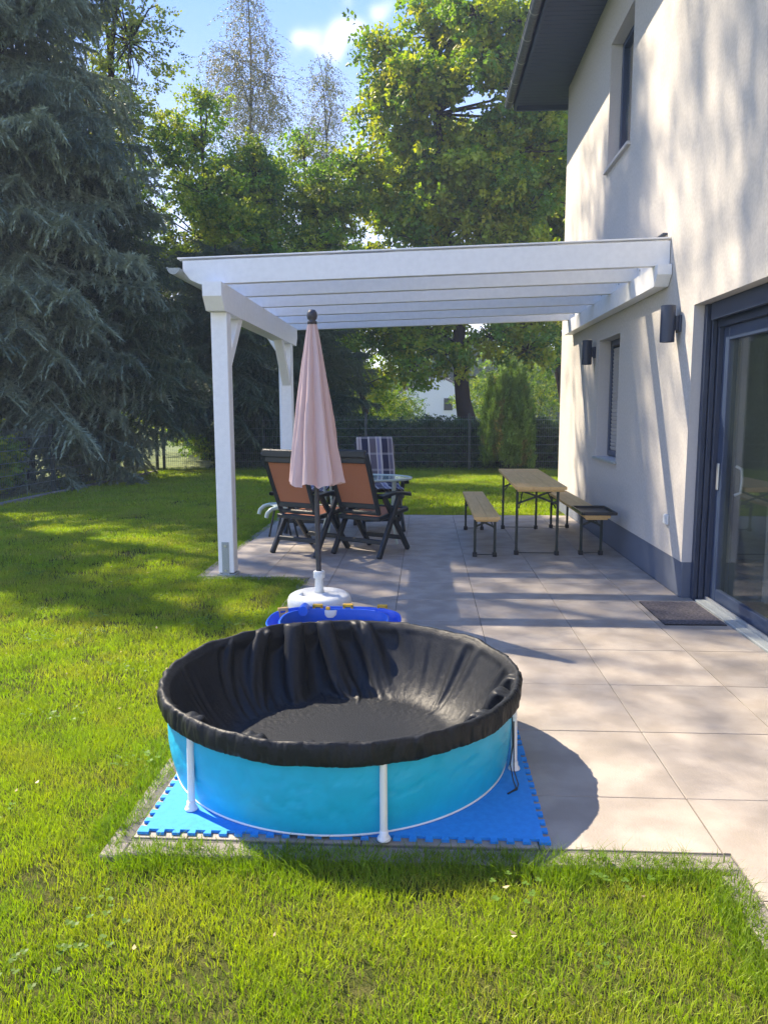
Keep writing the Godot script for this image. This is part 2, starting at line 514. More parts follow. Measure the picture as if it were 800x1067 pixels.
const W := 1.99
func house() -> void:
	var h := thing("house", "white rendered two storey house with dark slate base and overhanging eave", "house", P(4.5, 0, 5))
	# openings as [d0, d1, y0, y1]
	var door := [2.3, 5.9, -0.03, 2.225]
	var win := [8.06, 9.0, 0.92, 2.235]
	var up1 := [7.965, 8.905, 4.06, 5.36]
	var up2 := [4.2, 5.15, 4.06, 5.36]
	var holes := [door, win, up1, up2]
	var zs := [-3.0, 2.3, 4.2, 5.15, 5.9, 7.965, 8.06, 8.905, 9.0, 11.45]
	var ys := [-0.03, 0.28, 0.92, 2.225, 2.235, 4.06, 5.36, 5.94]
	var w := MB.new()
	var ys2 := [0.28, 0.92, 2.225, 2.235, 4.06, 5.36, 5.94]
	face_grid(w, zs, ys2, holes, func(d, y): return P(W, y, d), Vector3.LEFT)
	face_grid(w, zs, ys, holes, func(d, y): return P(W + 0.36, y, d), Vector3.RIGHT)
	# gable end, far side, back, underside of the render
	w.quad(P(W, 0.28, 11.45), P(10.5, 0.28, 11.45), P(10.5, 5.94, 11.45), P(W, 5.94, 11.45), Vector3.FORWARD)
	w.quad(P(10.5, 0, 11.45), P(10.5, 0, -3), P(10.5, 5.94, -3), P(10.5, 5.94, 11.45), Vector3.RIGHT)
	w.quad(P(W, 0, -3), P(10.5, 0, -3), P(10.5, 5.94, -3), P(W, 5.94, -3), Vector3.BACK)
	w.quad(P(W, 0.28, 5.9), P(W + 0.03, 0.28, 5.9), P(W + 0.03, 0.28, 11.45), P(W, 0.28, 11.45), Vector3.DOWN)
	obj(w, "wall", M.stucco, h)
	for o in holes:
		var rv := MB.new()
		var low: float = 0.28 if o == door else o[2]
		rv.quad(P(W, low, o[1]), P(W + 0.36, low, o[1]), P(W + 0.36, o[3], o[1]), P(W, o[3], o[1]), Vector3.BACK)
		rv.quad(P(W, low, o[0]), P(W + 0.36, low, o[0]), P(W + 0.36, o[3], o[0]), P(W, o[3], o[0]), Vector3.FORWARD)
		rv.quad(P(W, o[3], o[0]), P(W + 0.36, o[3], o[0]), P(W + 0.36, o[3], o[1]), P(W, o[3], o[1]), Vector3.DOWN)
		if o != door:
			rv.quad(P(W, low, o[0]), P(W + 0.36, low, o[0]), P(W + 0.36, low, o[1]), P(W, low, o[1]), Vector3.UP)
		obj(rv, "reveal", M.reveal, h)
	box(P(W + 0.008, -0.06, 11.44), P(W + 0.36, 0.279, 5.9), "plinth", M.plinth, h)
	box(P(W + 0.008, -0.06, 2.3), P(W + 0.36, 0.279, -3), "plinth", M.plinth, h)
	box(P(W + 0.362, -0.06, 11.44), P(10.49, 0.279, 11.1), "plinth", M.plinth, h)
	# roof with eave, soffit boards and gutter
	var rf_ := MB.new()
	rf_.box(P(1.33, 5.955, 12.05), P(11.3, 5.985, -3.6))
	for s in 2:
		var a := 1.26 if s == 0 else 11.24
		var hy := 5.99
		rf_.quad(P(a, hy, -3.65), P(6.25, 8.3, -3.65), P(6.25, 8.3, 12.1), P(a, hy, 12.1), Vector3(-0.4 if s == 0 else 0.4, 0.9, 0).normalized())
	rf_.tri(P(1.26, 5.99, 12.1), P(6.25, 8.3, 12.1), P(11.24, 5.99, 12.1))
	rf_.tri(P(1.26, 5.99, -3.65), P(6.25, 8.3, -3.65), P(11.24, 5.99, -3.65))
	var roof := obj(rf_, "roof", M.roof, h)
	var fas := MB.new()
	fas.box(P(1.295, 5.86, 12.07), P(1.328, 5.99, -3.6), 0.003)
	fas.box(P(1.33, 5.86, 12.09), P(11.2, 5.99, 12.055), 0.003)
	obj(fas, "fascia", M.soffit, roof)
	var so := MB.new()
	var d := 12.05
	while d > -3.5:
		so.box(P(1.33, 5.925, d), P(W + (0.0 if d <= 11.5 else 1.4), 5.95, d - 0.094), 0.004)
		d -= 0.1
	tag(obj(so, "soffit_boards", M.soffit, roof), "", "", "", "stuff")
	var gu := MB.new()
	var prof := []
	for k in 13:
		var a := PI * k / 12.0
		prof.append(Vector2(-cos(a) * 0.062, -sin(a) * 0.062))
	var rows := []
	for z in [12.1, -3.6]:
		var row := []
		for p in prof: row.append(P(1.228 + p.x, 5.965 + p.y, z))
		rows.append(row)
	gu.grid(rows)
	var rows2 := []
	for z in [12.1, -3.6]:
		var row := []
		for k in prof.size():
			var p: Vector2 = prof[prof.size() - 1 - k] * 0.94
			row.append(P(1.228 + p.x, 5.965 + p.y, z))
		rows2.append(row)
	gu.grid(rows2)
	gu.tube([P(1.166, 5.965, 12.1), P(1.166, 5.965, -3.6)], [0.009], 8)
	for z in [12.1]:
		for k in 12:
			gu.tri(P(1.228, 5.965, z), P(1.228 + prof[k].x, 5.965 + prof[k].y, z), P(1.228 + prof[k + 1].x, 5.965 + prof[k + 1].y, z))
	var gt := obj(gu, "roof_gutter", M.zinc, roof)
	var z := 11.85
	while z > 4.0:
		var b := MB.new()
		var r3 := []
		for zz in [z + 0.014, z - 0.014]:
			var row := []
			for p in prof: row.append(P(1.228 + p.x * 1.07, 5.965 + p.y * 1.07, zz))
			r3.append(row)
		b.grid(r3)
		obj(b, "bracket", M.galv, gt)
		z -= 0.62
	# ground floor window with a closed slatted blind
	var wn := box(P(W + 0.13, win[2] + 0.01, win[1] - 0.002), P(W + 0.2, win[3] - 0.002, win[1] - 0.07), "window", M.anthracite_b, h, 0.004)
	box(P(W + 0.13, win[2] + 0.01, win[0] + 0.07), P(W + 0.2, win[3] - 0.002, win[0] + 0.002), "frame", M.anthracite_b, wn, 0.004)
	box(P(W + 0.13, win[3] - 0.07, win[1] - 0.072), P(W + 0.2, win[3] - 0.002, win[0] + 0.072), "frame", M.anthracite_b, wn, 0.004)
	box(P(W + 0.13, win[2] + 0.01, win[1] - 0.072), P(W + 0.2, win[2] + 0.07, win[0] + 0.072), "frame", M.anthracite_b, wn, 0.004)
	box(P(W + 0.19, win[2] + 0.05, win[1] - 0.06), P(W + 0.195, win[3] - 0.06, win[0] + 0.06), "pane", M.dark_pane, wn)
	var slat := MB.new()
	slat.box(Vector3(-0.006, -0.021, 0), Vector3(0.006, 0.021, 0.79), 0.004, Transform3D(Basis(Vector3.BACK, 0.28), Vector3.ZERO))
	var slm := slat.mesh()
	for k in 27:
		var o := put(slm, "slat", M.blind, wn, true)
		o.global_position = P(W + 0.155, win[2] + 0.095 + k * 0.0425, win[1] - 0.075)
	box(P(W - 0.035, win[2] - 0.03, win[1] + 0.035), P(W + 0.13, win[2] - 0.002, win[0] - 0.035), "sill", M.galv, wn, 0.004)
	# upper windows
	for o in [up1, up2]:
		var uw := box(P(W + 0.12, o[2] + 0.002, o[1] - 0.002), P(W + 0.2, o[3] - 0.002, o[1] - 0.06), "window", M.anthracite_b, h, 0.004)
		box(P(W + 0.12, o[2] + 0.002, o[0] + 0.06), P(W + 0.2, o[3] - 0.002, o[0] + 0.002), "frame", M.anthracite_b, uw, 0.004)
		box(P(W + 0.12, o[3] - 0.06, o[1] - 0.062), P(W + 0.2, o[3] - 0.002, o[0] + 0.062), "frame", M.anthracite_b, uw, 0.004)
		box(P(W + 0.12, o[2] + 0.002, o[1] - 0.062), P(W + 0.2, o[2] + 0.06, o[0] + 0.062), "frame", M.anthracite_b, uw, 0.004)
		box(P(W + 0.155, o[2] + 0.05, o[1] - 0.05), P(W + 0.16, o[3] - 0.05, o[0] + 0.05), "pane", M.glass, uw)
		box(P(W + 0.30, o[2] + 0.03, o[1] - 0.03), P(W + 0.315, o[2] + 0.72, o[0] + 0.03), "roller_shade", M.sling, uw)
		box(P(W - 0.04, o[2] - 0.035, o[1] + 0.03), P(W + 0.12, o[2] - 0.002, o[0] - 0.03), "sill", M.reveal, uw, 0.004)
	# terrace door: shutter guides, head, fixed frame, sliding leaf
	var dr := MB.new()
	dr.box(P(W + 0.075, -0.03, 5.898), P(W + 0.11, 2.223, 5.84), 0.003)
	dr.box(P(W + 0.115, -0.03, 5.898), P(W + 0.15, 2.223, 5.825), 0.003)
	dr.box(P(W + 0.155, -0.03, 5.898), P(W + 0.30, 2.223, 5.80), 0.003)
	dr.box(P(W + 0.09, 2.10, 5.80), P(W + 0.12, 2.223, 2.3), 0.003)
	dr.box(P(W + 0.155, 2.05, 5.80), P(W + 0.30, 2.223, 2.3), 0.003)
	dr.box(P(W + 0.155, -0.03, 2.36), P(W + 0.30, 2.05, 2.3), 0.003)
	var dn := obj(dr, "terrace_door", M.anthracite, h)
	box(P(W + 0.08, -0.03, 5.80), P(W + 0.155, 0.012, 2.3), "threshold", M.galv, dn, 0.003)
	box(P(W + 0.156, -0.03, 5.80), P(W + 0.175, 0.035, 2.36), "rail", M.alu, dn, 0.002)
	for leaf in [[5.80, 4.12, 0.19], [4.10, 2.38, 0.235]]:
		var x0: float = W + leaf[2]
		var lf := MB.new()
		lf.box(P(x0, 0.005, leaf[0]), P(x0 + 0.04, 2.05, leaf[0] - 0.10), 0.004)
		lf.box(P(x0, 0.005, leaf[1] + 0.10), P(x0 + 0.04, 2.05, leaf[1]), 0.004)
		lf.box(P(x0, 0.005, leaf[0] - 0.102), P(x0 + 0.04, 0.115, leaf[1] + 0.102), 0.004)
		lf.box(P(x0, 1.95, leaf[0] - 0.102), P(x0 + 0.04, 2.05, leaf[1] + 0.102), 0.004)
		var lo := obj(lf, "door_leaf", M.anthracite_b, dn)
		box(P(x0 + 0.016, 0.10, leaf[0] - 0.09), P(x0 + 0.022, 1.96, leaf[1] + 0.09), "pane", M.glass, lo)
		if leaf[0] > 5.0:
			box(P(x0 - 0.012, 0.86, 5.77), P(x0 - 0.001, 1.06, 5.735), "finger_pull", M.alu, lo, 0.004)
	var hd := MB.new()
	hd.tube([P(W + 0.235, 0.84, 5.56), P(W + 0.27, 0.86, 5.54), P(W + 0.275, 0.95, 5.535), P(W + 0.27, 1.03, 5.54), P(W + 0.235, 1.05, 5.56)], [0.011], 10)
	obj(hd, "handle", M.galv, dn)
	# the room behind the glass
	var rm := MB.new()
	rm.box(P(6.5, -0.05, 7.6), P(6.7, 2.6, 0.6))
	rm.box(P(2.36, -0.05, 7.8), P(6.5, 2.6, 7.62))
	rm.box(P(2.36, -0.05, 0.6), P(6.5, 2.6, 0.4))
	rm.box(P(2.36, 2.62, 7.8), P(6.7, 2.8, 0.4))
	obj(rm, "room_wall", M.interior, h)
	box(P(2.36, -0.2, 7.6), P(6.5, -0.052, 0.6), "room_floor", M.floor_in, h)
	for cz in [[5.70, 5.52], [3.0, 2.5]]:
		var cu := MB.new()
		var top := []
		var bot := []
		for k in 49:
			var u := k / 48.0
			var p := P(2.55 + 0.03 * sin(u * 52.0) + 0.012 * sin(u * 23.0), 0, lerpf(cz[0], cz[1], u))
			top.append(p + Vector3(0, 2.5, 0))
			bot.append(p + Vector3(0, 0.03, 0))
		cu.grid([top, bot])
		obj(cu, "curtain", M.curtain, h)
	# flashing where the terrace roof meets the wall
	box(P(W - 0.04, 2.885, 10.9), P(W - 0.002, 2.90, 6.62), "flashing", M.anthracite, h)

func wall_lamp(d: float, label: String) -> void:
	var t := thing("wall_lamp", label, "wall lamp", P(W, 1.98, d), 0.0, "up and down lights on the house wall")
	var m := MB.new()
	m.lathe([Vector2(0.0, 0.012), Vector2(0.050, 0.012), Vector2(0.052, 0.0), Vector2(0.056, 0.0), Vector2(0.056, 0.28), Vector2(0.052, 0.28), Vector2(0.050, 0.268), Vector2(0.0, 0.268)], Vector3(-0.096, 0, 0), 32)
	obj(m, "lamp_tube", M.anthracite, t, true)
	box(Vector3(-0.045, 0.09, -0.03), Vector3(-0.02, 0.20, 0.03), "arm", M.anthracite, t, 0.003, true)
	box(Vector3(-0.02, 0.075, -0.045), Vector3(-0.0015, 0.205, 0.045), "wall_plate", M.anthracite, t, 0.003, true)
	for y in [0.018, 0.262]:
		var g := MB.new()
		g.lathe([Vector2(0.0, y - 0.003), Vector2(0.04, y - 0.003), Vector2(0.04, y + 0.003), Vector2(0.0, y + 0.003)], Vector3(-0.096, 0, 0), 20)
		obj(g, "lens", M.toy_white, t, true)

# ---------- white timber terrace roof ----------
func pergola() -> void:
	var t := thing("terrace_roof", "white timber lean-to terrace roof with glass panes beside the house", "pergola", P(-1.76, 0, 6.62))
	var n0 := 6.56
	for d in [6.62, 9.75]:
		var pm := MB.new()
		pm.box(P(-1.83, 0.02, d + 0.07), P(-1.69, 2.29, d - 0.07), 0.006)
		var po := obj(pm, "post", M.white_wood, t)
		var sh := MB.new()
		sh.box(P(-1.795, 0.0, d - 0.071), P(-1.733, 0.30, d - 0.077), 0.001)
		sh.box(P(-1.84, 0.0, d + 0.09), P(-1.68, 0.012, d - 0.09), 0.002)
		var so := obj(sh, "post_shoe", M.galv, po)
		for y in [0.045, 0.265]:
			var b := MB.new()
			b.tube([P(-1.764, y, d - 0.077), P(-1.764, y, d - 0.085)], [0.012], 6)
			obj(b, "bolt", M.steel, so)
		var br := MB.new()
		var s := 1.0 if d < 8 else -1.0
		bar(br, P(-1.76, 1.80, d + s * 0.03), P(-1.76, 2.33, d + s * 0.56), 0.10, 0.10, 0.005, Vector3.RIGHT)
		obj(br, "brace", M.white_wood, t)
	# longitudinal beam over the posts with shaped ends
	var bm := MB.new()
	var f := 6.38
	var b := 10.15
	var side := [[f, 2.515], [f, 2.40], [f + 0.09, 2.292], [b - 0.09, 2.292], [b, 2.40], [b, 2.515]]
	for sx in [-1.845, -1.685]:
		var left: bool = sx < -1.7
		var nn := Vector3.LEFT if left else Vector3.RIGHT
		bm.quad(P(sx, side[0][1], side[0][0]), P(sx, side[1][1], side[1][0]), P(sx, side[4][1], side[4][0]), P(sx, side[5][1], side[5][0]), nn)
		bm.quad(P(sx, side[1][1], side[1][0]), P(sx, side[2][1], side[2][0]), P(sx, side[3][1], side[3][0]), P(sx, side[4][1], side[4][0]), nn)
	for k in 6:
		var p: Array = side[k]
		var q: Array = side[(k + 1) % 6]
		var nn := Vector3(0, -(q[0] - p[0]), -(p[1] - q[1]) * -1.0)
		var e := Vector3(0, q[1] - p[1], -(q[0] - p[0]))
		nn = e.cross(Vector3.RIGHT).normalized()
		if nn.dot(Vector3(0, (p[1] + q[1]) / 2 - 2.4, -((p[0] + q[0]) / 2 - 8.2))) < 0: nn = -nn
		bm.quad(P(-1.845, p[1], p[0]), P(-1.685, p[1], p[0]), P(-1.685, q[1], q[0]), P(-1.845, q[1], q[0]), nn)
	obj(bm, "beam", M.white_wood, t)
	# rafters with nosed ends, sloping down from the wall
	var low := func(x: float) -> float: return lerpf(2.622, 2.517, (1.985 - x) / 3.885)
	var rise := 0.195
	for k in 6:
		var d := n0 + 0.752 * k
		var r := MB.new()
		var xs := [-2.045, -1.985, -1.90, 1.985]
		var bot := [low.call(-2.045) + 0.115, low.call(-1.985) + 0.04, low.call(-1.90), low.call(1.985)]
		for sd in [-0.04, 0.04]:
			var nn := Vector3(0, 0, 1 if sd < 0 else -1)
			for j in 3:
				r.quad(P(xs[j], bot[j], d + sd), P(xs[j + 1], bot[j + 1], d + sd), P(xs[j + 1], low.call(xs[j + 1]) + rise, d + sd), P(xs[j], low.call(xs[j]) + rise, d + sd), nn)
		for j in 3:
			r.quad(P(xs[j], bot[j], d - 0.04), P(xs[j + 1], bot[j + 1], d - 0.04), P(xs[j + 1], bot[j + 1], d + 0.04), P(xs[j], bot[j], d + 0.04), Vector3.DOWN)
		r.quad(P(xs[0], low.call(xs[0]) + rise, d - 0.04), P(xs[3], low.call(xs[3]) + rise, d - 0.04), P(xs[3], low.call(xs[3]) + rise, d + 0.04), P(xs[0], low.call(xs[0]) + rise, d + 0.04), Vector3.UP)
		r.quad(P(xs[0], bot[0], d - 0.04), P(xs[0], bot[0], d + 0.04), P(xs[0], low.call(xs[0]) + rise, d + 0.04), P(xs[0], low.call(xs[0]) + rise, d - 0.04), Vector3.LEFT)
		var ro := obj(r, "rafter", M.white_wood, t)
		var cs := MB.new()
		bar(cs, P(-2.09, low.call(-2.09) + rise + 0.0225, d), P(1.985, low.call(1.985) + rise + 0.0225, d), 0.085, 0.012, 0.002)
		obj(cs, "cover_strip", M.white_wood, ro)
		if k < 5:
			var g := MB.new()
			bar(g, P(-2.08, low.call(-2.08) + rise + 0.009, d + 0.376), P(1.98, low.call(1.98) + rise + 0.009, d + 0.376), 0.742, 0.010, 0.0)
			obj(g, "glass_pane", M.glass, t)
			var fb := MB.new()
			fb.box(P(1.93, 2.625, d + 0.71), P(1.955, 2.80, d + 0.042), 0.002)
			var fo := obj(fb, "infill_board", M.white_wood, t)
			for sc in [0.12, 0.63]:
				var sm := MB.new()
				sm.tube([P(1.932, 2.70, d + sc), P(1.924, 2.70, d + sc)], [0.009], 6)
				obj(sm, "screw", M.galv, fo)
	var wp := MB.new()
	var e := [[6.45, 2.62], [6.45, 2.54], [6.53, 2.455], [10.62, 2.455], [10.62, 2.62]]
	for j in 4:
		var p: Array = e[j]
		var q: Array = e[j + 1]
		var ed := Vector3(0, q[1] - p[1], -(q[0] - p[0]))
		var nn := ed.cross(Vector3.RIGHT).normalized()
		if nn.dot(Vector3(0, (p[1] + q[1]) / 2 - 2.56, -((p[0] + q[0]) / 2 - 8.5))) < 0: nn = -nn
		wp.quad(P(1.87, p[1], p[0]), P(1.985, p[1], p[0]), P(1.985, q[1], q[0]), P(1.87, q[1], q[0]), nn)
	wp.quad(P(1.87, 2.62, 6.45), P(1.985, 2.62, 6.45), P(1.985, 2.62, 10.62), P(1.87, 2.62, 10.62), Vector3.UP)
	wp.quad(P(1.87, 2.62, 6.45), P(1.87, 2.54, 6.45), P(1.87, 2.54, 10.62), P(1.87, 2.62, 10.62), Vector3.LEFT)
	wp.quad(P(1.87, 2.54, 6.45), P(1.87, 2.455, 6.53), P(1.87, 2.455, 10.62), P(1.87, 2.54, 10.62), Vector3.LEFT)
	obj(wp, "wall_beam", M.white_wood, t)
	# gutter and downpipe at the low side
	var gu := MB.new()
	for sc in [1.0, 0.93]:
		var rows := []
		for z in [6.42, 10.45]:
			var row := []
			for k in 13:
				var a := PI * k / 12.0
				if sc < 1.0: a = PI - a
				row.append(P(-2.095 - cos(a) * 0.052 * sc, 2.635 - sin(a) * 0.052 * sc, z))
			rows.append(row)
		gu.grid(rows)
	for k in 12:
		var a := PI * k / 12.0
		var a2 := PI * (k + 1) / 12.0
		gu.tri(P(-2.095, 2.635, 6.42), P(-2.095 - cos(a) * 0.052, 2.635 - sin(a) * 0.052, 6.42), P(-2.095 - cos(a2) * 0.052, 2.635 - sin(a2) * 0.052, 6.42))
	gu.tube([P(-2.147, 2.635, 6.42), P(-2.147, 2.635, 10.45)], [0.008], 8)
	obj(gu, "gutter", M.galv, t)
	var dp := MB.new()
	dp.tube([P(-2.095, 2.60, 9.97), P(-2.095, 2.53, 9.97), P(-2.05, 2.45, 9.97), P(-1.91, 2.24, 9.95), P(-1.865, 2.15, 9.94), P(-1.865, 2.0, 9.94), P(-1.865, -0.02, 9.94)], [0.036], 12)
	obj(dp, "downpipe", M.pool_white, t)

# ---------- fences ----------
func fence_run(a: Vector3, b: Vector3, height: float, posts: int, label: String) -> void:
	var t := thing("mesh_fence", label, "fence", a)
	var d := (b - a) / posts
	var u := d.normalized()
	for k in posts + 1:
		var p := a + d * k
		var m := MB.new()
		bar(m, p + Vector3(0, -0.1, 0), p + Vector3(0, height + 0.06, 0), 0.06, 0.06, 0.004, Vector3.BACK)
		obj(m, "post", M.fence, t)
		if k == posts: break
		var r := MB.new()
		var off := Vector3(-u.z, 0, u.x) * 0.035
		var n := int(d.length() / 0.05)
		for j in n:
			var q := p + u * (0.05 * j + 0.03) + off
			r.tube([q + Vector3(0, 0.02, 0), q + Vector3(0, height, 0)], [0.0028], 3, false)
		var y := 0.05
		while y < height:
			for s in [-0.007, 0.007]:
				r.tube([p + off * (1.0 + s / 0.035) + Vector3(0, y, 0), p + d + off * (1.0 + s / 0.035) + Vector3(0, y, 0)], [0.004], 4, false)
			y += 0.2
		tag(obj(r, "wire_panel", M.fence_rod, t), "", "", "", "stuff")
func fences() -> void:
	fence_run(P(-6.45, -0.03, 18.5), P(11.1, -0.03, 18.55), 1.34, 7, "dark metal mesh fence along the far end of the lawn")
	fence_run(P(-6.85, -0.03, 8.4), P(-6.55, -0.03, 18.3), 1.2, 4, "dark mesh fence beside the lawn under the spruces")
	var e := Node3D.new()
	e.name = "lawn_edging"
	add_child(e)
	tag(e, "", "", "", "structure")
	for k in 9:
		var m := MB.new()
		bar(m, P(-6.72 + 0.03 * k, -0.04 + rf(-0.005, 0.005), 9.0 + k * 1.0), P(-6.70 + 0.03 * k, -0.04, 9.98 + k * 1.0), 0.07, 0.14, 0.005)
		obj(m, "edging_stone", M.kerb, e)

# ---------- trees ----------
func sprig(count: int, length: float, leaf: float, wide: float, seed_: int, droop := 0.0) -> Mesh:
	var r := RandomNumberGenerator.new()
	r.seed = seed_
	var m := MB.new()
	for k in count:
		var u := (k + r.randf()) / count
		var a := r.randf() * TAU
		var base := Vector3(u * length, -droop * u * u * length + r.randf_range(-0.03, 0.03), r.randf_range(-0.03, 0.03))
		var dir := Vector3(0.55, cos(a) * 0.8, sin(a) * 0.8).normalized()
		dir = (dir + Vector3(0, -0.35 - droop, 0)).normalized()
		var l := leaf * r.randf_range(0.65, 1.15)
		var side := dir.cross(Vector3(r.randf_range(-1, 1), r.randf_range(-1, 1), r.randf_range(-1, 1))).normalized()
		var fold := dir.cross(side) * l * 0.10
		var st := base + dir * l * 0.25
		var tip := st + dir * l
		var mid := st + dir * l * 0.45
		m.tri(st, mid + side * l * wide + fold, tip)
		m.tri(st, tip, mid - side * l * wide + fold)
	return m.mesh()

func crown_points(lobes: Array, per: int) -> Array:
	var out := []
	for L in lobes:
		var c: Vector3 = L[0]
		var r: Vector3 = L[1]
		var n := int(per * (L[2] if L.size() > 2 else 1.0))
		for k in n:
			var d := Vector3(rng.randfn(), rng.randfn(), rng.randfn()).normalized()
			var s := pow(rng.randf(), 0.45)
			out.append([c + d * r * s, c, s])
	return out

func lobes_in(c: Vector3, r: Vector3, n: int, lo: float, hi: float, seed_: int) -> Array:
	var g := RandomNumberGenerator.new()
	g.seed = seed_
	var out := []
	for k in n:
		var d := Vector3(g.randfn(), g.randfn(), g.randfn()).normalized() * pow(g.randf(), 0.4)
		var s := g.randf_range(lo, hi)
		out.append([c + d * r, Vector3(s, s * 0.8, s), s * s])
	return out

func broad_tree(called: String, label: String, at: Vector3, trunk_r: float, lobes: Array, per: int, sprigs: int, clump: float, sp: Array, pal: Array, lm: Material, bark: Material, size := 1.0, group := "", hang := 0.0) -> void:
	var t := thing(called, label, "tree", at, 0.0, group)
	var tr := MB.new()
	var top: Vector3 = lobes[0][0]
	for L in lobes:
		if L[0].y > top.y: top = L[0]
	var path := [at + Vector3(0, -0.15, 0)]
	var rad := [trunk_r * 1.35]
	for k in range(1, 9):
		var u := k / 8.0
		path.append(at.lerp(top, u) + Vector3(rf(-1, 1), 0, rf(-1, 1)) * trunk_r * 0.7 * (1.0 - u * 0.3))
		rad.append(lerpf(trunk_r, trunk_r * 0.16, pow(u, 0.8)))
	tr.tube(path, rad, 9)
	obj(tr, "trunk", bark, t)
	var br := MB.new()
	for L in lobes:
		var c: Vector3 = L[0]
		var u := clampf((c.y - at.y - L[1].y * 0.9) / (top.y - at.y), 0.22, 0.9)
		var s: Vector3 = path[clampi(roundi(u * 8), 1, 7)]
		var mid := s.lerp(c, 0.5) + Vector3(rf(-0.3, 0.3), rf(0, 0.4), rf(-0.3, 0.3))
		br.tube([s, mid, c], [trunk_r * (0.42 if lobes.size() < 8 else 0.16), trunk_r * 0.12, trunk_r * 0.09], 6, false)
	var buf := PackedFloat32Array()
	var second := PackedFloat32Array()
	for q in crown_points(lobes, per):
		var p: Vector3 = q[0]
		var st: Vector3 = q[1].lerp(p, 0.12)
		br.tube([st, st.lerp(p, 0.55) + Vector3(rf(-0.15, 0.15), rf(-0.05, 0.25), rf(-0.15, 0.15)), p], [trunk_r * 0.10, trunk_r * 0.06, 0.008], 4, false)
		var base: Color = pal[rng.randi() % pal.size()]
		var cs := clump * rf(0.6, 1.25)
		for k in sprigs:
			var o := Vector3(rng.randfn(), rng.randfn() * 0.62, rng.randfn()) * cs * 0.55
			if hang > 0.0: o = Vector3(rng.randfn() * 0.35, -rng.randf() * hang, rng.randfn() * 0.35) * cs
			var b := Basis(Vector3.UP, rng.randf() * TAU) * Basis(Vector3.BACK, rf(-0.9, 0.5)) * Basis(Vector3.RIGHT, rf(-0.6, 0.6))
			var s := size * rf(0.75, 1.25)
			var w := rf(0.75, 1.3)
			push(buf if k % 2 == 0 else second, b.scaled(Vector3.ONE * s), p + o, Color(base.r * w * rf(0.9, 1.12), base.g * w, base.b * w))
	obj(br, "limbs", bark, t)
	swarm(sp[0], buf, "crown", lm, t)
	swarm(sp[1], second, "crown", lm, t)

func bough_mesh(seed_: int) -> Mesh:
	# one unit long spruce bough, side twigs hanging, needles as slim blades
	var r := RandomNumberGenerator.new()
	r.seed = seed_
	var m := MB.new()
	var spine := func(u: float) -> Vector3: return Vector3(u, -0.10 * u - 0.10 * u * u + 0.10 * u * u * u * u, 0)
	var pts := []
	for k in 6: pts.append(spine.call(k / 5.0))
	m.tube(pts, [0.014, 0.012, 0.009, 0.007, 0.005, 0.002], 4, false)
	for sd in [-1.0, 1.0]:
		for k in 17:
			var u := 0.08 + 0.90 * (k + r.randf() * 0.8) / 17.0
			var s: Vector3 = spine.call(u)
			var l := (0.34 * (1.0 - u) + 0.10) * r.randf_range(0.7, 1.2)
			var out := Vector3(0.6, -0.15, sd * 0.8).normalized()
			var fall := r.randf_range(0.15, 0.95)
			for j in 11:
				var w := (j + 0.3) / 11.0
				var p: Vector3 = s + out * l * w + Vector3(0, -l * fall * w * w, 0)
				var dir := (out + Vector3(0, -2.0 * fall * w, 0)).normalized()
				for q in 7:
					var rv := Vector3(r.randf_range(-1, 1), r.randf_range(-1, 1), r.randf_range(-1, 1))
					var nd := (dir * 0.7 + rv * 0.9 + Vector3(0, -0.15, 0)).normalized()
					var side := nd.cross(rv + Vector3(0.01, 0.02, 0.03)).normalized() * r.randf_range(0.004, 0.0065)
					var ln := r.randf_range(0.028, 0.05)
					m.tri(p - side, p + side, p + nd * ln)
	return m.mesh()

func spruce(called: String, label: String, at: Vector3, h: float, rmax: float, y0: float, n: int, boughs: Array, c0: Color, c1: Color, tr_r := 0.2, group := "") -> void:
	var t := thing(called, label, "tree", at, 0.0, group)
	var tr := MB.new()
	tr.tube([at + Vector3(0, -0.1, 0), at + Vector3(0.05, h * 0.35, 0.03), at + Vector3(-0.03, h * 0.7, 0), at + Vector3(0, h, 0)], [tr_r * 1.2, tr_r * 0.85, tr_r * 0.45, 0.02], 8)
	obj(tr, "trunk", M.bark, t)
	var bufs := [PackedFloat32Array(), PackedFloat32Array()]
	for k in n:
		var u := pow((k + rng.randf()) / n, 1.25)
		var y := lerpf(y0, h * 0.985, u)
		var l := minf(rmax, rmax * 1.22 * pow(1.0 - (y - y0 * 0.5) / h, 0.82)) * rf(0.62, 1.12) + 0.25
		var b := Basis(Vector3.UP, rng.randf() * TAU) * Basis(Vector3.BACK, lerpf(-0.32, 0.25, u) + rf(-0.18, 0.16)) * Basis(Vector3.RIGHT, rf(-0.25, 0.25))
		var s := l * rf(0.85, 1.0)
		var c := c0.lerp(c1, rng.randf())
		push(bufs[k % 2], b.scaled(Vector3(l, s * 1.15, s)), at + Vector3(0, y, 0), c)
	for k in 2: swarm(boughs[k], bufs[k], "crown", M.needle, t)

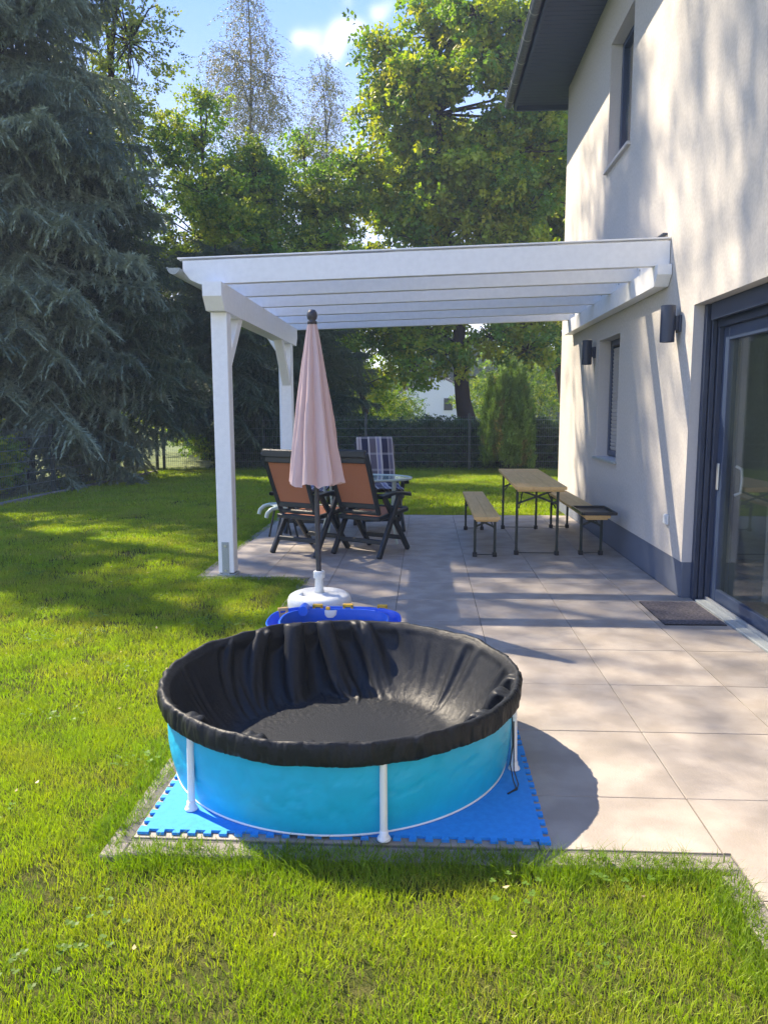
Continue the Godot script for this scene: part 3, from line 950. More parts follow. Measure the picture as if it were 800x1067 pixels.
func shrub(called: String, label: String, at: Vector3, r: Vector3, n: int, sp: Array, pal: Array, lm: Material, size := 1.0, category := "shrub", group := "") -> void:
	var t := thing(called, label, category, at, 0.0, group)
	var st := MB.new()
	for k in 7:
		var e := at + Vector3(rf(-0.6, 0.6) * r.x, r.y * rf(0.8, 1.5), rf(-0.6, 0.6) * r.z)
		st.tube([at + Vector3(rf(-0.1, 0.1), -0.05, rf(-0.1, 0.1)), at.lerp(e, 0.5) + Vector3(rf(-0.1, 0.1), 0, rf(-0.1, 0.1)), e], [0.035, 0.02, 0.006], 5, false)
	obj(st, "stems", M.bark, t)
	var bufs := [PackedFloat32Array(), PackedFloat32Array()]
	for k in n:
		var d := Vector3(rng.randfn(), rng.randfn(), rng.randfn()).normalized() * pow(rng.randf(), 0.4)
		var c: Color = pal[rng.randi() % pal.size()]
		var w := rf(0.75, 1.25)
		var lump := 1.0 + 0.18 * sin(d.x * 9.0 + at.x) * cos(d.z * 7.0 + d.y * 6.0)
		push(bufs[k % 2], (Basis(Vector3.UP, rng.randf() * TAU) * Basis(Vector3.BACK, rf(-0.7, 0.9))).scaled(Vector3.ONE * size * rf(0.7, 1.2)), at + Vector3(0, r.y, 0) + d * r * lump, Color(c.r * w, c.g * w, c.b * w))
	for k in 2: swarm(sp[k], bufs[k], "foliage", lm, t)

func trees() -> void:
	var big := [sprig(11, 0.42, 0.15, 0.42, 1), sprig(11, 0.42, 0.15, 0.42, 2)]
	var mid := [sprig(14, 0.36, 0.10, 0.36, 3), sprig(14, 0.36, 0.10, 0.36, 4)]
	var tiny := [sprig(18, 0.60, 0.060, 0.36, 5, 0.6), sprig(18, 0.60, 0.060, 0.36, 6, 0.6)]
	var small := [sprig(16, 0.22, 0.055, 0.40, 7), sprig(16, 0.22, 0.055, 0.40, 8)]
	var boughs := [bough_mesh(11), bough_mesh(12)]
	var fresh := [Color(0.40, 0.42, 0.045), Color(0.26, 0.37, 0.045), Color(0.16, 0.27, 0.040), Color(0.29, 0.36, 0.045), Color(0.13, 0.22, 0.036), Color(0.36, 0.37, 0.040)]
	var horn := [Color(0.34, 0.38, 0.042), Color(0.20, 0.32, 0.040), Color(0.13, 0.22, 0.036), Color(0.10, 0.18, 0.032), Color(0.29, 0.35, 0.040)]
	var dull := [Color(0.19, 0.20, 0.085), Color(0.22, 0.21, 0.10), Color(0.26, 0.22, 0.10)]
	var dark := [Color(0.055, 0.10, 0.028), Color(0.075, 0.13, 0.032), Color(0.042, 0.080, 0.024)]
	# spruces by the left fence
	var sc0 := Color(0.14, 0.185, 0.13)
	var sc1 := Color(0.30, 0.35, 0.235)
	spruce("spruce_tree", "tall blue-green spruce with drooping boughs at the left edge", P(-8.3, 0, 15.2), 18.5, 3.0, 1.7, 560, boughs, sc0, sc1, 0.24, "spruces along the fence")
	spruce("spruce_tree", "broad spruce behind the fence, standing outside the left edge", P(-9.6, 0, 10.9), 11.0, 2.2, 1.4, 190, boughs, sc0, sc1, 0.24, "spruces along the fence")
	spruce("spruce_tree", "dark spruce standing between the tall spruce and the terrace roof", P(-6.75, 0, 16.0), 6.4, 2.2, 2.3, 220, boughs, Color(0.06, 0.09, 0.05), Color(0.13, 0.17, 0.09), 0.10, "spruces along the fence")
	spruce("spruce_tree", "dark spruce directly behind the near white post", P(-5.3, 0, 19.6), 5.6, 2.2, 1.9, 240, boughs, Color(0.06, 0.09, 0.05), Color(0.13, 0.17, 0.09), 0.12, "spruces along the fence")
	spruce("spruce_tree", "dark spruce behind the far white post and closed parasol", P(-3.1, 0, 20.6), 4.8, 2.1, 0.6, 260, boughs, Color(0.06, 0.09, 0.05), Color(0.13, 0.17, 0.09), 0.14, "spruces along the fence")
	# hornbeams
	broad_tree("hornbeam_tree", "sunlit green hornbeam with pointed top behind the dark spruces", P(-6.7, 0, 23.0), 0.16, [[P(-6.5, 10.3, 23), Vector3(0.5, 0.8, 0.5), 0.5], [P(-6.7, 9.3, 23), Vector3(0.7, 0.9, 0.7), 0.7]] + lobes_in(P(-6.8, 6.0, 22.8), Vector3(3.1, 3.5, 1.8), 32, 0.6, 1.2, 301) + lobes_in(P(-8.4, 7.6, 22.6), Vector3(1.5, 3.2, 1.2), 13, 0.6, 1.0, 305), 22, 9, 0.38, mid, horn, M.leaf, M.bark, 1.0, "green trees behind the fence")
	broad_tree("hornbeam_tree", "rounder green hornbeam between the pointed one and the big maple", P(-3.9, 0, 24.0), 0.16, [[P(-3.7, 9.2, 24), Vector3(0.6, 0.8, 0.6), 0.5], [P(-4.6, 8.4, 24), Vector3(0.7, 0.9, 0.7), 0.6]] + lobes_in(P(-3.8, 5.6, 23.8), Vector3(2.6, 3.3, 1.7), 28, 0.6, 1.15, 302), 22, 9, 0.38, mid, horn, M.leaf, M.bark, 1.0, "green trees behind the fence")
	broad_tree("hornbeam_tree", "dark hornbeam low behind the closed parasol", P(-1.9, 0, 25.5), 0.14, lobes_in(P(-1.9, 4.2, 25.4), Vector3(1.7, 2.6, 1.3), 13, 0.6, 1.0, 303), 24, 9, 0.40, mid, horn, M.leaf, M.bark, 1.0, "green trees behind the fence")
	# the big maple
	var lob := lobes_in(P(1.5, 9.2, 25.4), Vector3(4.2, 4.6, 2.6), 84, 0.55, 1.1, 310)
	lob.append_array([[P(3.2, 3.3, 24.6), Vector3(1.1, 0.7, 0.9), 0.8], [P(2.1, 3.7, 24.4), Vector3(0.8, 0.5, 0.8), 0.5], [P(2.2, 12.0, 25.2), Vector3(1.0, 0.9, 0.9), 0.9], [P(3.1, 11.3, 25.2), Vector3(1.0, 0.9, 0.9), 0.9], [P(2.0, 13.6, 25.4), Vector3(0.8, 0.8, 0.8), 0.6], [P(0.0, 14.2, 25.6), Vector3(0.6, 1.1, 0.6), 0.6], [P(0.9, 13.4, 25.6), Vector3(0.9, 1.0, 0.8), 0.7], [P(4.2, 13.8, 26), Vector3(0.9, 1.1, 0.9), 0.7], [P(-0.6, 4.0, 25.0), Vector3(1.2, 0.6, 0.9), 0.5], [P(0.5, 3.2, 24.2), Vector3(1.0, 0.6, 0.9), 0.6], [P(-0.4, 2.7, 24.0), Vector3(0.8, 0.5, 0.8), 0.4], [P(3.6, 4.2, 25.4), Vector3(1.5, 0.8, 1.2), 0.7], [P(5.0, 5.4, 27), Vector3(1.6, 1.4, 1.4), 0.8], [P(5.4, 8.2, 27), Vector3(1.5, 1.6, 1.4), 0.8], [P(1.0, 13.0, 25.6), Vector3(0.8, 1.0, 0.8), 0.6], [P(-1.6, 11.0, 25.6), Vector3(0.8, 1.0, 0.8), 0.6]])
	broad_tree("maple_tree", "large spreading maple with yellow-green leaves behind the fence", P(1.6, 0, 25.0), 0.30, lob, 23, 8, 0.40, big, fresh, M.leaf, M.bark, 0.95)
	broad_tree("maple_tree", "darker leafy tree beside the house corner behind the maple", P(5.6, 0, 30.0), 0.25, lobes_in(P(5.4, 7.4, 30), Vector3(2.8, 4.4, 1.8), 26, 0.7, 1.2, 312), 22, 8, 0.46, big, fresh, M.leaf, M.bark, 1.1)
	# birches
	broad_tree("birch_tree", "tall thin birch with drooping twigs against the sky", P(-7.7, 0, 35.0), 0.15, [[P(-7.7, 19.3, 35), Vector3(0.7, 2.4, 0.7), 0.5], [P(-8.2, 16.6, 35), Vector3(1.7, 2.2, 1.6)], [P(-7.0, 16.0, 35), Vector3(1.4, 2.4, 1.4)], [P(-7.8, 12.8, 35), Vector3(2.0, 2.4, 1.7)], [P(-6.8, 10.0, 35), Vector3(2.3, 2.0, 1.7)]], 34, 16, 0.8, tiny, dull, M.leaf_dull, M.bark, 1.25, "birches against the sky", 2.6)
	broad_tree("birch_tree", "shorter thin birch between the tall birch and the maple", P(-4.6, 0, 36.0), 0.13, [[P(-4.5, 15.6, 36), Vector3(1.0, 1.8, 0.9), 0.7], [P(-4.7, 13.0, 36), Vector3(1.4, 2.2, 1.2)], [P(-4.4, 9.8, 36), Vector3(1.5, 2.2, 1.2)]], 30, 16, 0.8, tiny, dull, M.leaf_dull, M.bark, 1.25, "birches against the sky", 2.6)
	broad_tree("poplar_tree", "airy poplar with hanging leafy branches above the tall spruce", P(-8.8, 0, 20.0), 0.2, [[P(-8.4, 12.6, 20), Vector3(1.6, 2.4, 1.5)], [P(-7.4, 10.6, 20), Vector3(1.3, 1.9, 1.2)], [P(-8.6, 9.2, 20), Vector3(1.7, 1.7, 1.5)], [P(-7.5, 13.6, 20), Vector3(1.3, 1.5, 1.2), 0.7]], 36, 12, 0.6, mid, [Color(0.24, 0.29, 0.08), Color(0.31, 0.34, 0.08), Color(0.20, 0.25, 0.07)], M.leaf, M.bark, 0.85, "", 1.4)
	# a birch beside the lawn, out of the picture, that dapples the terrace
	broad_tree("birch_tree", "birch beside the lawn outside the left edge of the photo", P(-10.4, 0, 12.2), 0.18, [[P(-10.0, 18.6, 12.0), Vector3(1.8, 2.0, 1.8), 0.9], [P(-9.4, 15.4, 12.6), Vector3(1.8, 2.0, 2.0), 0.8], [P(-9.6, 17.2, 14.8), Vector3(1.8, 2.4, 1.8)], [P(-10.4, 13.2, 14.4), Vector3(2.0, 1.8, 1.8)], [P(-9.8, 20.2, 10.2), Vector3(1.6, 1.8, 1.6)], [P(-9.6, 20.4, 13.4), Vector3(2.0, 2.0, 2.0)], [P(-9.8, 18.4, 17.2), Vector3(1.8, 2.0, 1.8)], [P(-9.2, 12.2, 12.4), Vector3(1.5, 1.7, 1.6), 1.0]], 18, 18, 0.75, tiny, horn, M.leaf, M.birch_bark, 1.2, "", 2.2)
	# shrubs under the trees
	for s in [[-8.6, 19.5, 1.1, 1.0, "bushy green shrub under the tall spruce"], [-6.3, 22.5, 1.3, 0.9, "sunlit shrub seen through the gap under the dark spruces"], [-4.9, 23.2, 1.2, 0.9, "sunlit shrub between the two white posts"], [-7.5, 26.0, 2.2, 1.5, "far sunlit shrub behind the gap in the spruces"], [-3.0, 28.0, 2.4, 1.6, "far sunlit shrub behind the closed parasol"], [4.6, 33.0, 2.6, 2.3, "tall green shrub behind the hedge beside the house corner"], [2.9, 36.0, 1.7, 1.6, "green shrub between the maple trunk and the columnar conifer"], [-1.3, 34.0, 1.3, 1.25, "green shrub half hiding the far white house"], [-7.75, 12.6, 0.8, 0.6, "low shrub behind the fence at the left edge"], [-7.9, 17.0, 1.0, 0.7, "low shrub behind the fence beside the corner post"]]:
		shrub("garden_shrub", s[4], P(s[0], 0, s[1]), Vector3(s[2], s[3], s[2]), int(700 * s[2]), mid, horn, M.leaf, 0.8, "shrub", "shrubs under the trees")
	# clipped hedge behind the fence
	var ht := thing("hedge", "dark clipped hedge behind the far mesh fence", "hedge", P(2.5, 0, 19.4))
	var core := MB.new()
	core.box(P(-5.2, -0.05, 19.75), P(11.5, 0.95, 19.25), 0.1)
	obj(core, "branches", M.bark, ht)
	var bufs := [PackedFloat32Array(), PackedFloat32Array()]
	for k in 11000:
		var x := rf(-5.4, 11.6)
		var face := rng.randf()
		var lump := 0.06 * sin(x * 3.1) + 0.05 * sin(x * 7.3)
		var p := P(x, rf(0.0, 1.12) , 19.05 + rf(-0.10, 0.22) + lump)
		if face < 0.3: p = P(x, 1.03 + rf(-0.10, 0.09) + lump, rf(19.05, 20.0))
		var c: Color = dark[rng.randi() % 3]
		var w := rf(0.6, 1.2)
		push(bufs[k % 2], (Basis(Vector3.UP, rng.randf() * TAU) * Basis(Vector3.BACK, rf(-0.5, 1.0))).scaled(Vector3.ONE * rf(0.8, 1.3)), p, Color(c.r * w, c.g * w, c.b * w))
	for k in 2: swarm(small[k], bufs[k], "foliage", M.leaf_dull, ht)
	# columnar conifer on the lawn
	var ct := thing("columnar_conifer", "upright green columnar conifer on the lawn in front of the fence", "conifer", P(1.93, 0, 17.9))
	var cs := MB.new()
	cs.tube([P(1.93, -0.05, 17.9), P(1.93, 1.9, 17.9)], [0.07, 0.02], 6)
	obj(cs, "trunk", M.bark, ct)
	var r := RandomNumberGenerator.new()
	r.seed = 77
	var sp := []
	for v in 2:
		var m := MB.new()
		for k in 46:
			var u := r.randf()
			var a := r.randf() * TAU
			var p := Vector3(0, u * 0.24, 0) + Vector3(cos(a), 0, sin(a)) * 0.035 * (1.0 - u * 0.7)
			var nd := (Vector3(cos(a) * 0.6, 1.0, sin(a) * 0.6)).normalized()
			var sd := nd.cross(Vector3(r.randf_range(-1, 1), r.randf_range(-1, 1), r.randf_range(-1, 1))).normalized() * 0.008
			m.tri(p - sd, p + sd, p + nd * 0.06)
		sp.append(m.mesh())
	bufs = [PackedFloat32Array(), PackedFloat32Array()]
	for k in 135:
		# upright plumes
		var a := rng.randf() * TAU
		var y0 := rf(0.05, 1.35)
		var rr := 0.55 * (1.0 - pow(absf(y0 - 0.55) / 1.25, 2.0) * 0.65) * rf(0.75, 1.06)
		var foot := P(1.93, y0, 17.9) + Vector3(cos(a) * rr, 0, sin(a) * rr)
		var hh := rf(0.55, 1.15)
		var lean := Vector3(-cos(a) * 0.10, 1, -sin(a) * 0.10)
		var c := Color(0.11, 0.18, 0.05).lerp(Color(0.22, 0.31, 0.072), rng.randf())
		if rng.randf() < 0.1: c = Color(0.25, 0.22, 0.08)
		for j in 46:
			var u := rng.randf()
			var w := 0.095 * (1.0 - u * 0.8)
			var p := foot + lean * hh * u + Vector3(rng.randfn() * w, 0, rng.randfn() * w) * 0.6
			var s := rf(0.7, 1.2)
			var b := Basis(Vector3.UP, rng.randf() * TAU) * Basis(Vector3.BACK, rf(-0.45, 0.45))
			var e := rf(0.55, 1.4)
			push(bufs[j % 2], b.scaled(Vector3.ONE * s), p, Color(c.r * e, c.g * e, c.b * e))
	for k in 2: swarm(sp[k], bufs[k], "crown", M.leaf_dull, ct)

func far_buildings() -> void:
	var t := thing("far_house", "white gabled house far behind the hedge under the maple", "house", P(1.5, 0, 55))
	var w := MB.new()
	w.box(P(-2.7, -0.1, 62), P(4.3, 2.2, 55))
	w.tri(P(-2.7, 2.2, 55), P(4.3, 2.2, 55), P(0.8, 3.9, 55))
	obj(w, "wall", M.far_white, t)
	var r := MB.new()
	bar(r, P(-3.2, 2.05, 58.5), P(0.82, 4.0, 58.5), 7.1, 0.12, 0.0)
	bar(r, P(4.8, 2.05, 58.5), P(0.82, 4.0, 58.5), 7.1, 0.12, 0.0)
	obj(r, "roof", M.far_roof, t)
	for x in [1.65, 2.6]:
		var f := box(P(x - 0.38, 1.35, 54.99), P(x + 0.38, 2.35, 54.94), "window", M.far_white, t)
		box(P(x - 0.31, 1.42, 54.935), P(x + 0.31, 2.28, 54.925), "pane", M.dark_pane, f)
	var c := MB.new()
	c.box(P(-2.72, -0.1, 54.97), P(4.32, 0.6, 54.93))
	obj(c, "base_band", M.kerb, t)
	var gd := box(P(-2.3, 0.1, 54.92), P(-0.2, 1.0, 54.90), "garage_door", M.far_white, t)
	gd.set_meta("label", "pale garage door")
	var g2 := thing("far_shed", "small pale building seen through the trees behind the left post", "building", P(-14, 0, 60))
	var w2 := MB.new()
	w2.box(P(-20, -0.1, 64), P(-9, 3.0, 60))
	obj(w2, "wall", M.far_white, g2)
	var r2 := MB.new()
	bar(r2, P(-14.5, 3.1, 59.5), P(-14.5, 4.6, 62), 12, 0.15, 0.0)
	bar(r2, P(-14.5, 3.1, 64.5), P(-14.5, 4.6, 62), 12, 0.15, 0.0)
	obj(r2, "roof", M.far_roof, g2)
	# a far row of garden trees closes the view
	var bufs := PackedFloat32Array()
	var sp := sprig(20, 1.3, 0.5, 0.45, 31)
	for k in 7000:
		var x := rf(-70, 60)
		var top := 7.0 + 2.5 * sin(x * 0.23) + 1.5 * sin(x * 0.71 + 1.0)
		var y := top * pow(rng.randf(), 0.8)
		var e := rf(0.6, 1.2)
		push(bufs, (Basis(Vector3.UP, rng.randf() * TAU) * Basis(Vector3.BACK, rf(-0.8, 0.8))).scaled(Vector3.ONE * rf(0.8, 1.4)), P(x, y, 78 + rf(-3, 3)), Color(0.16 * e, 0.24 * e, 0.05 * e))
	var far := swarm(sp, bufs, "far_treeline", M.leaf)
	tag(far, "far green mass of trees behind the white house", "trees", "", "stuff")

# ---------- grass ----------
func tuft(seed_: int, blades: int, size: float, hgt: float, wid: float) -> Mesh:
	var r := RandomNumberGenerator.new()
	r.seed = seed_
	var m := MB.new()
	m.use_c = true
	for k in blades:
		var p := Vector3(r.randf_range(-1, 1) * size, -0.03, r.randf_range(-1, 1) * size)
		var a := r.randf() * TAU
		var lean := Vector3(cos(a), 0, sin(a)) * r.randf_range(0.1, 0.95)
		var h := hgt * r.randf_range(0.45, 1.15)
		var f := r.randf() * TAU
		var sd := Vector3(cos(f), 0, sin(f)) * wid * r.randf_range(0.6, 1.2)
		var q := p + Vector3(0, h * 0.6, 0) + lean * h * 0.35
		var e := p + Vector3(0, h, 0) + lean * h
		m.quad(p - sd, p + sd, q + sd * 0.8, q - sd * 0.8)
		m.tri(q - sd * 0.8, q + sd * 0.8, e)
		var tone := r.randf_range(0.75, 1.25)
		var c := Color(tone, tone, tone)
		if r.randf() < 0.06: c = Color(1.9, 1.35, 2.6) * tone
		for j in 7: m.c.append(c)
	return m.mesh()
func on_lawn(x: float, d: float, e := 0.0) -> bool:
	if d > 10.6 + e: return x > -6.9 and not (x > 1.9 and d < 11.6)
	if d > 6.43 - e: return x < -2.02 - e
	if d > 2.315 - e: return x < -1.06 - e
	return x < 0.955 - e
func grass() -> void:
	var root := thing("grass", "short green lawn grass around the terrace", "grass")
	root.set_meta("kind", "stuff")
	var nz := FastNoiseLite.new()
	nz.seed = 3
	nz.frequency = 0.9
	nz.fractal_octaves = 3
	var bands := [[0.9, 3.6, -3.6, 1.0, 440.0, 0.07, 0.036, 0.0015, 50], [3.6, 7.0, -6.0, -1.0, 200.0, 0.09, 0.040, 0.0024, 48], [7.0, 11.5, -7.0, 2.2, 90.0, 0.12, 0.050, 0.0038, 50], [11.5, 18.8, -7.0, 9.0, 42.0, 0.17, 0.062, 0.006, 54]]
	for b in bands:
		var me := [tuft(int(b[0] * 10) + 1, b[8], b[5], b[6], b[7]), tuft(int(b[0] * 10) + 2, b[8], b[5], b[6], b[7])]
		var bufs := [PackedFloat32Array(), PackedFloat32Array()]
		var n := int((b[1] - b[0]) * (b[3] - b[2]) * b[4])
		for k in n:
			var x := rf(b[2], b[3])
			var d := rf(b[0], b[1])
			if not on_lawn(x, d): continue
			if absf(x) > d * 0.62 + 1.2: continue
			var v := nz.get_noise_2d(x, d) * 0.5 + 0.5
			var v2 := nz.get_noise_2d(x * 4.0 + 40, d * 4.0) * 0.5 + 0.5
			var c := Color(0.24, 0.37, 0.032).lerp(Color(0.45, 0.50, 0.042), clampf(v * 0.9 + (v2 - 0.5) * 0.8, 0, 1))
			var dry := nz.get_noise_2d(x * 2.3 + 80.0, d * 2.3)
			if dry > 0.05: c = c.lerp(Color(0.46, 0.39, 0.13), clampf((dry - 0.05) * 2.2, 0, 0.6) * rf(0.3, 1.0))
			if rng.randf() < 0.05: c = c.lerp(Color(0.50, 0.42, 0.16), 0.5)
			var w := rf(0.8, 1.2)
			var s := rf(0.75, 1.15) * (0.85 + 0.35 * v2)
			push(bufs[k % 2], Basis(Vector3.UP, rng.randf() * TAU).scaled(Vector3(1, s, 1)), P(x, 0, d), Color(c.r * w, c.g * w, c.b * w))
		for k in 2: swarm(me[k], bufs[k], "blades", M.grass, root)
	# longer blades leaning over the kerb
	var long := tuft(99, 26, 0.055, 0.072, 0.0018)
	var lb := PackedFloat32Array()
	for e in [[P(-1.0, 0, 2.30), P(0.93, 0, 2.30), 260], [P(-1.085, 0, 2.3), P(-1.085, 0, 6.35), 300], [P(-2.0, 0, 6.40), P(-1.1, 0, 6.40), 70], [P(0.93, 0, 0.9), P(0.93, 0, 2.28), 170], [P(-2.05, 0, 6.5), P(-2.05, 0, 10.4), 140], [P(-6.4, 0, 18.45), P(9, 0, 18.45), 520]]:
		for k in e[2]:
			var p: Vector3 = e[0].lerp(e[1], rng.randf()) + Vector3(rf(-0.03, 0.03), 0, rf(-0.03, 0.03))
			var w := rf(0.8, 1.2)
			var far: bool = p.z < -15
			push(lb, Basis(Vector3.UP, rng.randf() * TAU).scaled(Vector3(1, rf(0.5, 1.1), 1) * (2.6 if far else 1.0)), p, Color(0.20 * w, 0.30 * w, 0.028 * w))
	swarm(long, lb, "long_blades", M.grass, root)
	# clover and plantain leaves between the blades
	var r := RandomNumberGenerator.new()
	r.seed = 21
	var cl := MB.new()
	for k in 9:
		var c := Vector3(r.randf_range(-0.06, 0.06), r.randf_range(0.005, 0.022), r.randf_range(-0.06, 0.06))
		for j in 3:
			var a := TAU * j / 3.0 + r.randf()
			var d := Vector3(cos(a), r.randf_range(0.0, 0.35), sin(a)) * 0.0085
			var s := Vector3(-sin(a), 0, cos(a)) * 0.0052
			cl.quad(c, c + d * 0.6 - s, c + d * 1.15, c + d * 0.6 + s)
	var cb := PackedFloat32Array()
	for k in 500:
		var d := rf(1.0, 7.0)
		var x := rf(-4.5, 0.9)
		if not on_lawn(x, d) or nz.get_noise_2d(x * 1.3 + 9, d * 1.3) < 0.12: continue
		var w := rf(0.8, 1.3)
		push(cb, Basis(Vector3.UP, rng.randf() * TAU).scaled(Vector3.ONE * rf(0.8, 1.6)), P(x, 0, d), Color(0.13 * w, 0.23 * w, 0.035 * w))
	swarm(cl.mesh(), cb, "clover", M.grass, root)
	var dl := MB.new()
	dl.quad(Vector3(-0.012, 0.002, 0), Vector3(0, 0.006, -0.022), Vector3(0.012, 0.001, 0.002), Vector3(0.001, 0.008, 0.022))
	var db := PackedFloat32Array()
	for k in 520:
		var d := rf(1.0, 15.0)
		var x := rf(-6.5, 0.9)
		if not on_lawn(x, d): continue
		var w := rf(0.6, 1.2)
		push(db, (Basis(Vector3.UP, rng.randf() * TAU) * Basis(Vector3.RIGHT, rf(-0.5, 0.5))).scaled(Vector3.ONE * rf(0.25, 0.6)), P(x, rf(0.0, 0.02), d), Color(0.42 * w, 0.34 * w, 0.19 * w))
	swarm(dl.mesh(), db, "fallen_leaves", M.leaf_dull, root)

# ---------- pool ----------
const PC := Vector3(-0.347, 0, -3.10)
func pool() -> void:
	# interlocking foam mat: four square tiles with toothed edges
	var ft := thing("foam_mat", "blue interlocking foam mat with toothed edges under the pool", "mat", P(-0.285, 0, 3.11))
	var s := 0.71
	for cx in 2:
		for cz in 2:
			var o := Vector2(-0.99 + s * cx, 2.41 + s * cz)
			var poly := PackedVector2Array()
			var pitch := (s - 0.052) / 12.0
			var sides := [[Vector2(0, 0), Vector2(1, 0), Vector2(0, 1), cz == 0], [Vector2(s, 0), Vector2(0, 1), Vector2(-1, 0), cx == 1], [Vector2(s, s), Vector2(-1, 0), Vector2(0, -1), cz == 1], [Vector2(0, s), Vector2(0, -1), Vector2(1, 0), cx == 0]]
			for e in sides:
				poly.append(o + e[0])
				if not e[3]: continue
				for k in 12:
					var a: Vector2 = o + e[0] + e[1] * (0.026 + pitch * (k + 0.25))
					var b: Vector2 = o + e[0] + e[1] * (0.026 + pitch * (k + 0.75))
					poly.append_array([a, a + (e[2] as Vector2) * 0.021 - (e[1] as Vector2) * 0.004, b + (e[2] as Vector2) * 0.021 + (e[1] as Vector2) * 0.004, b])
			var m := MB.new()
			var idx := Geometry2D.triangulate_polygon(poly)
			for k in range(0, idx.size(), 3):
				var a := poly[idx[k]]
				var b := poly[idx[k + 1]]
				var c := poly[idx[k + 2]]
				if (b - a).cross(c - a) < 0:
					var x := b
					b = c
					c = x
				m.tri(P(a.x, 0.011, a.y), P(b.x, 0.011, b.y), P(c.x, 0.011, c.y))
			for k in poly.size():
				var a := poly[k]
				var b := poly[(k + 1) % poly.size()]
				m.quad(P(a.x, 0.001, a.y), P(b.x, 0.001, b.y), P(b.x, 0.011, b.y), P(a.x, 0.011, a.y))
			obj(m, "foam_tile", M.foam, ft)
	var t := thing("paddling_pool", "round turquoise frame pool with white legs on the blue mat", "pool", PC + Vector3(0, 0.011, 0))
	var nz := FastNoiseLite.new()
	nz.seed = 8
	nz.frequency = 1.0
	nz.fractal_octaves = 3
	var rows := []
	for j in 26:
		var u := j / 25.0
		var row := []
		for k in 240:
			var a := TAU * k / 240.0
			var r := lerpf(0.715, 0.742, pow(u, 0.7)) + 0.006 * sin(PI * u)
			r += (nz.get_noise_3d(cos(a) * 1.9, u * 0.5, sin(a) * 1.9) + 0.35) * 0.010 * sin(PI * clampf(u * 1.05, 0, 1))
			var cr := absf(nz.get_noise_3d(cos(a) * 4.0 + 7 + u, u * 2.2, sin(a) * 4.0))
			r -= 0.005 * exp(-cr * 18.0) * sin(PI * u)
			row.append(PC + Vector3(cos(a) * r, 0.012 + u * 0.31, sin(a) * r))
		rows.append(row)
	rows.reverse()
	var w := MB.new()
	w.grid(rows, true)
	obj(w, "wall", M.pool_blue, t)
	var fl := MB.new()
	fl.lathe([Vector2(0.715, 0.10), Vector2(0.70, 0.02), Vector2(0.0, 0.02)], PC, 64)
	obj(fl, "liner", M.pool_blue, t)
	var pp := MB.new()
	var ring := []
	for k in 121:
		var a := TAU * k / 120.0
		ring.append(PC + Vector3(cos(a), 0, sin(a)) * 0.716 + Vector3(0, 0.0165, 0))
	pp.tube(ring, [0.0048], 6, false)
	obj(pp, "piping", M.pool_white, t)
	var rim := MB.new()
	ring = []
	for k in 97:
		var a := TAU * k / 96.0
		ring.append(PC + Vector3(cos(a), 0, sin(a)) * 0.753 + Vector3(0, 0.338, 0))
	rim.tube(ring, [0.007], 8, false)
	obj(rim, "rim_tube", M.pool_white, t)
	for k in 6:
		var a := deg_to_rad(73.0 + 60.0 * k)
		var dir := Vector3(cos(a), 0, sin(a))
		var lg := MB.new()
		lg.tube([PC + dir * 0.756 + Vector3(0, 0.022, 0), PC + dir * 0.750 + Vector3(0, 0.335, 0)], [0.0135], 12)
		var lo := obj(lg, "leg", M.pool_white, t)
		var foot := MB.new()
		foot.lathe([Vector2(0.0, 0.0115), Vector2(0.023, 0.0115), Vector2(0.025, 0.016), Vector2(0.021, 0.024), Vector2(0.0165, 0.028), Vector2(0.0155, 0.045), Vector2(0.0, 0.046)], PC + dir * 0.757, 16)
		obj(foot, "foot_cap", M.pool_white, lo)
	t.scale = Vector3(0.967, 1, 0.967)
	# black cover sagging into the empty pool
	var ct := thing("pool_cover", "black nylon cover sagging into the round pool", "cover", PC + Vector3(0, 0.27, 0))
	var soft := FastNoiseLite.new()
	soft.seed = 29
	soft.frequency = 1.0
	soft.fractal_octaves = 3
	# lip: hem, outer band, over the rim tube
	rows = []
	var na := 240
	var sag := drape(na, 30)
	var lip := [[0.760, 0.296], [0.767, 0.288], [0.773, 0.294], [0.775, 0.315], [0.774, 0.342], [0.771, 0.362], [0.764, 0.371], [0.756, 0.370]]
	var fine := 3
	var N := na * fine
	for j in lip.size():
		var row := []
		for k in N:
			var a := gather(TAU * k / N)
			var c := cos(a)
			var sn := sin(a)
			var crm := soft.get_noise_3d(c * 8.0, j * 0.22, sn * 8.0)
			var gat := absf(soft.get_noise_3d(c * 20.0 + 3.0, j * 0.12, sn * 20.0))
			var big := soft.get_noise_3d(c * 2.6 + 4.0, 1.0, sn * 2.6)
			var wl := 1.0 if j < 6 else 0.4
			var r: float = lip[j][0] + (crm * 0.010 - gat * 0.013 + 0.004 + big * 0.006) * wl
			var y: float = lip[j][1] + (crm * 0.006 + big * 0.014) * (1.0 if j < 3 else 0.8)
			if j >= 1 and j < 6: r = maxf(r, 0.765)
			row.append(PC + Vector3(c * r, y, sn * r))
		rows.append(row)
	# sagging sheet, refined from the settled cloth
	var nr: int = sag.size()
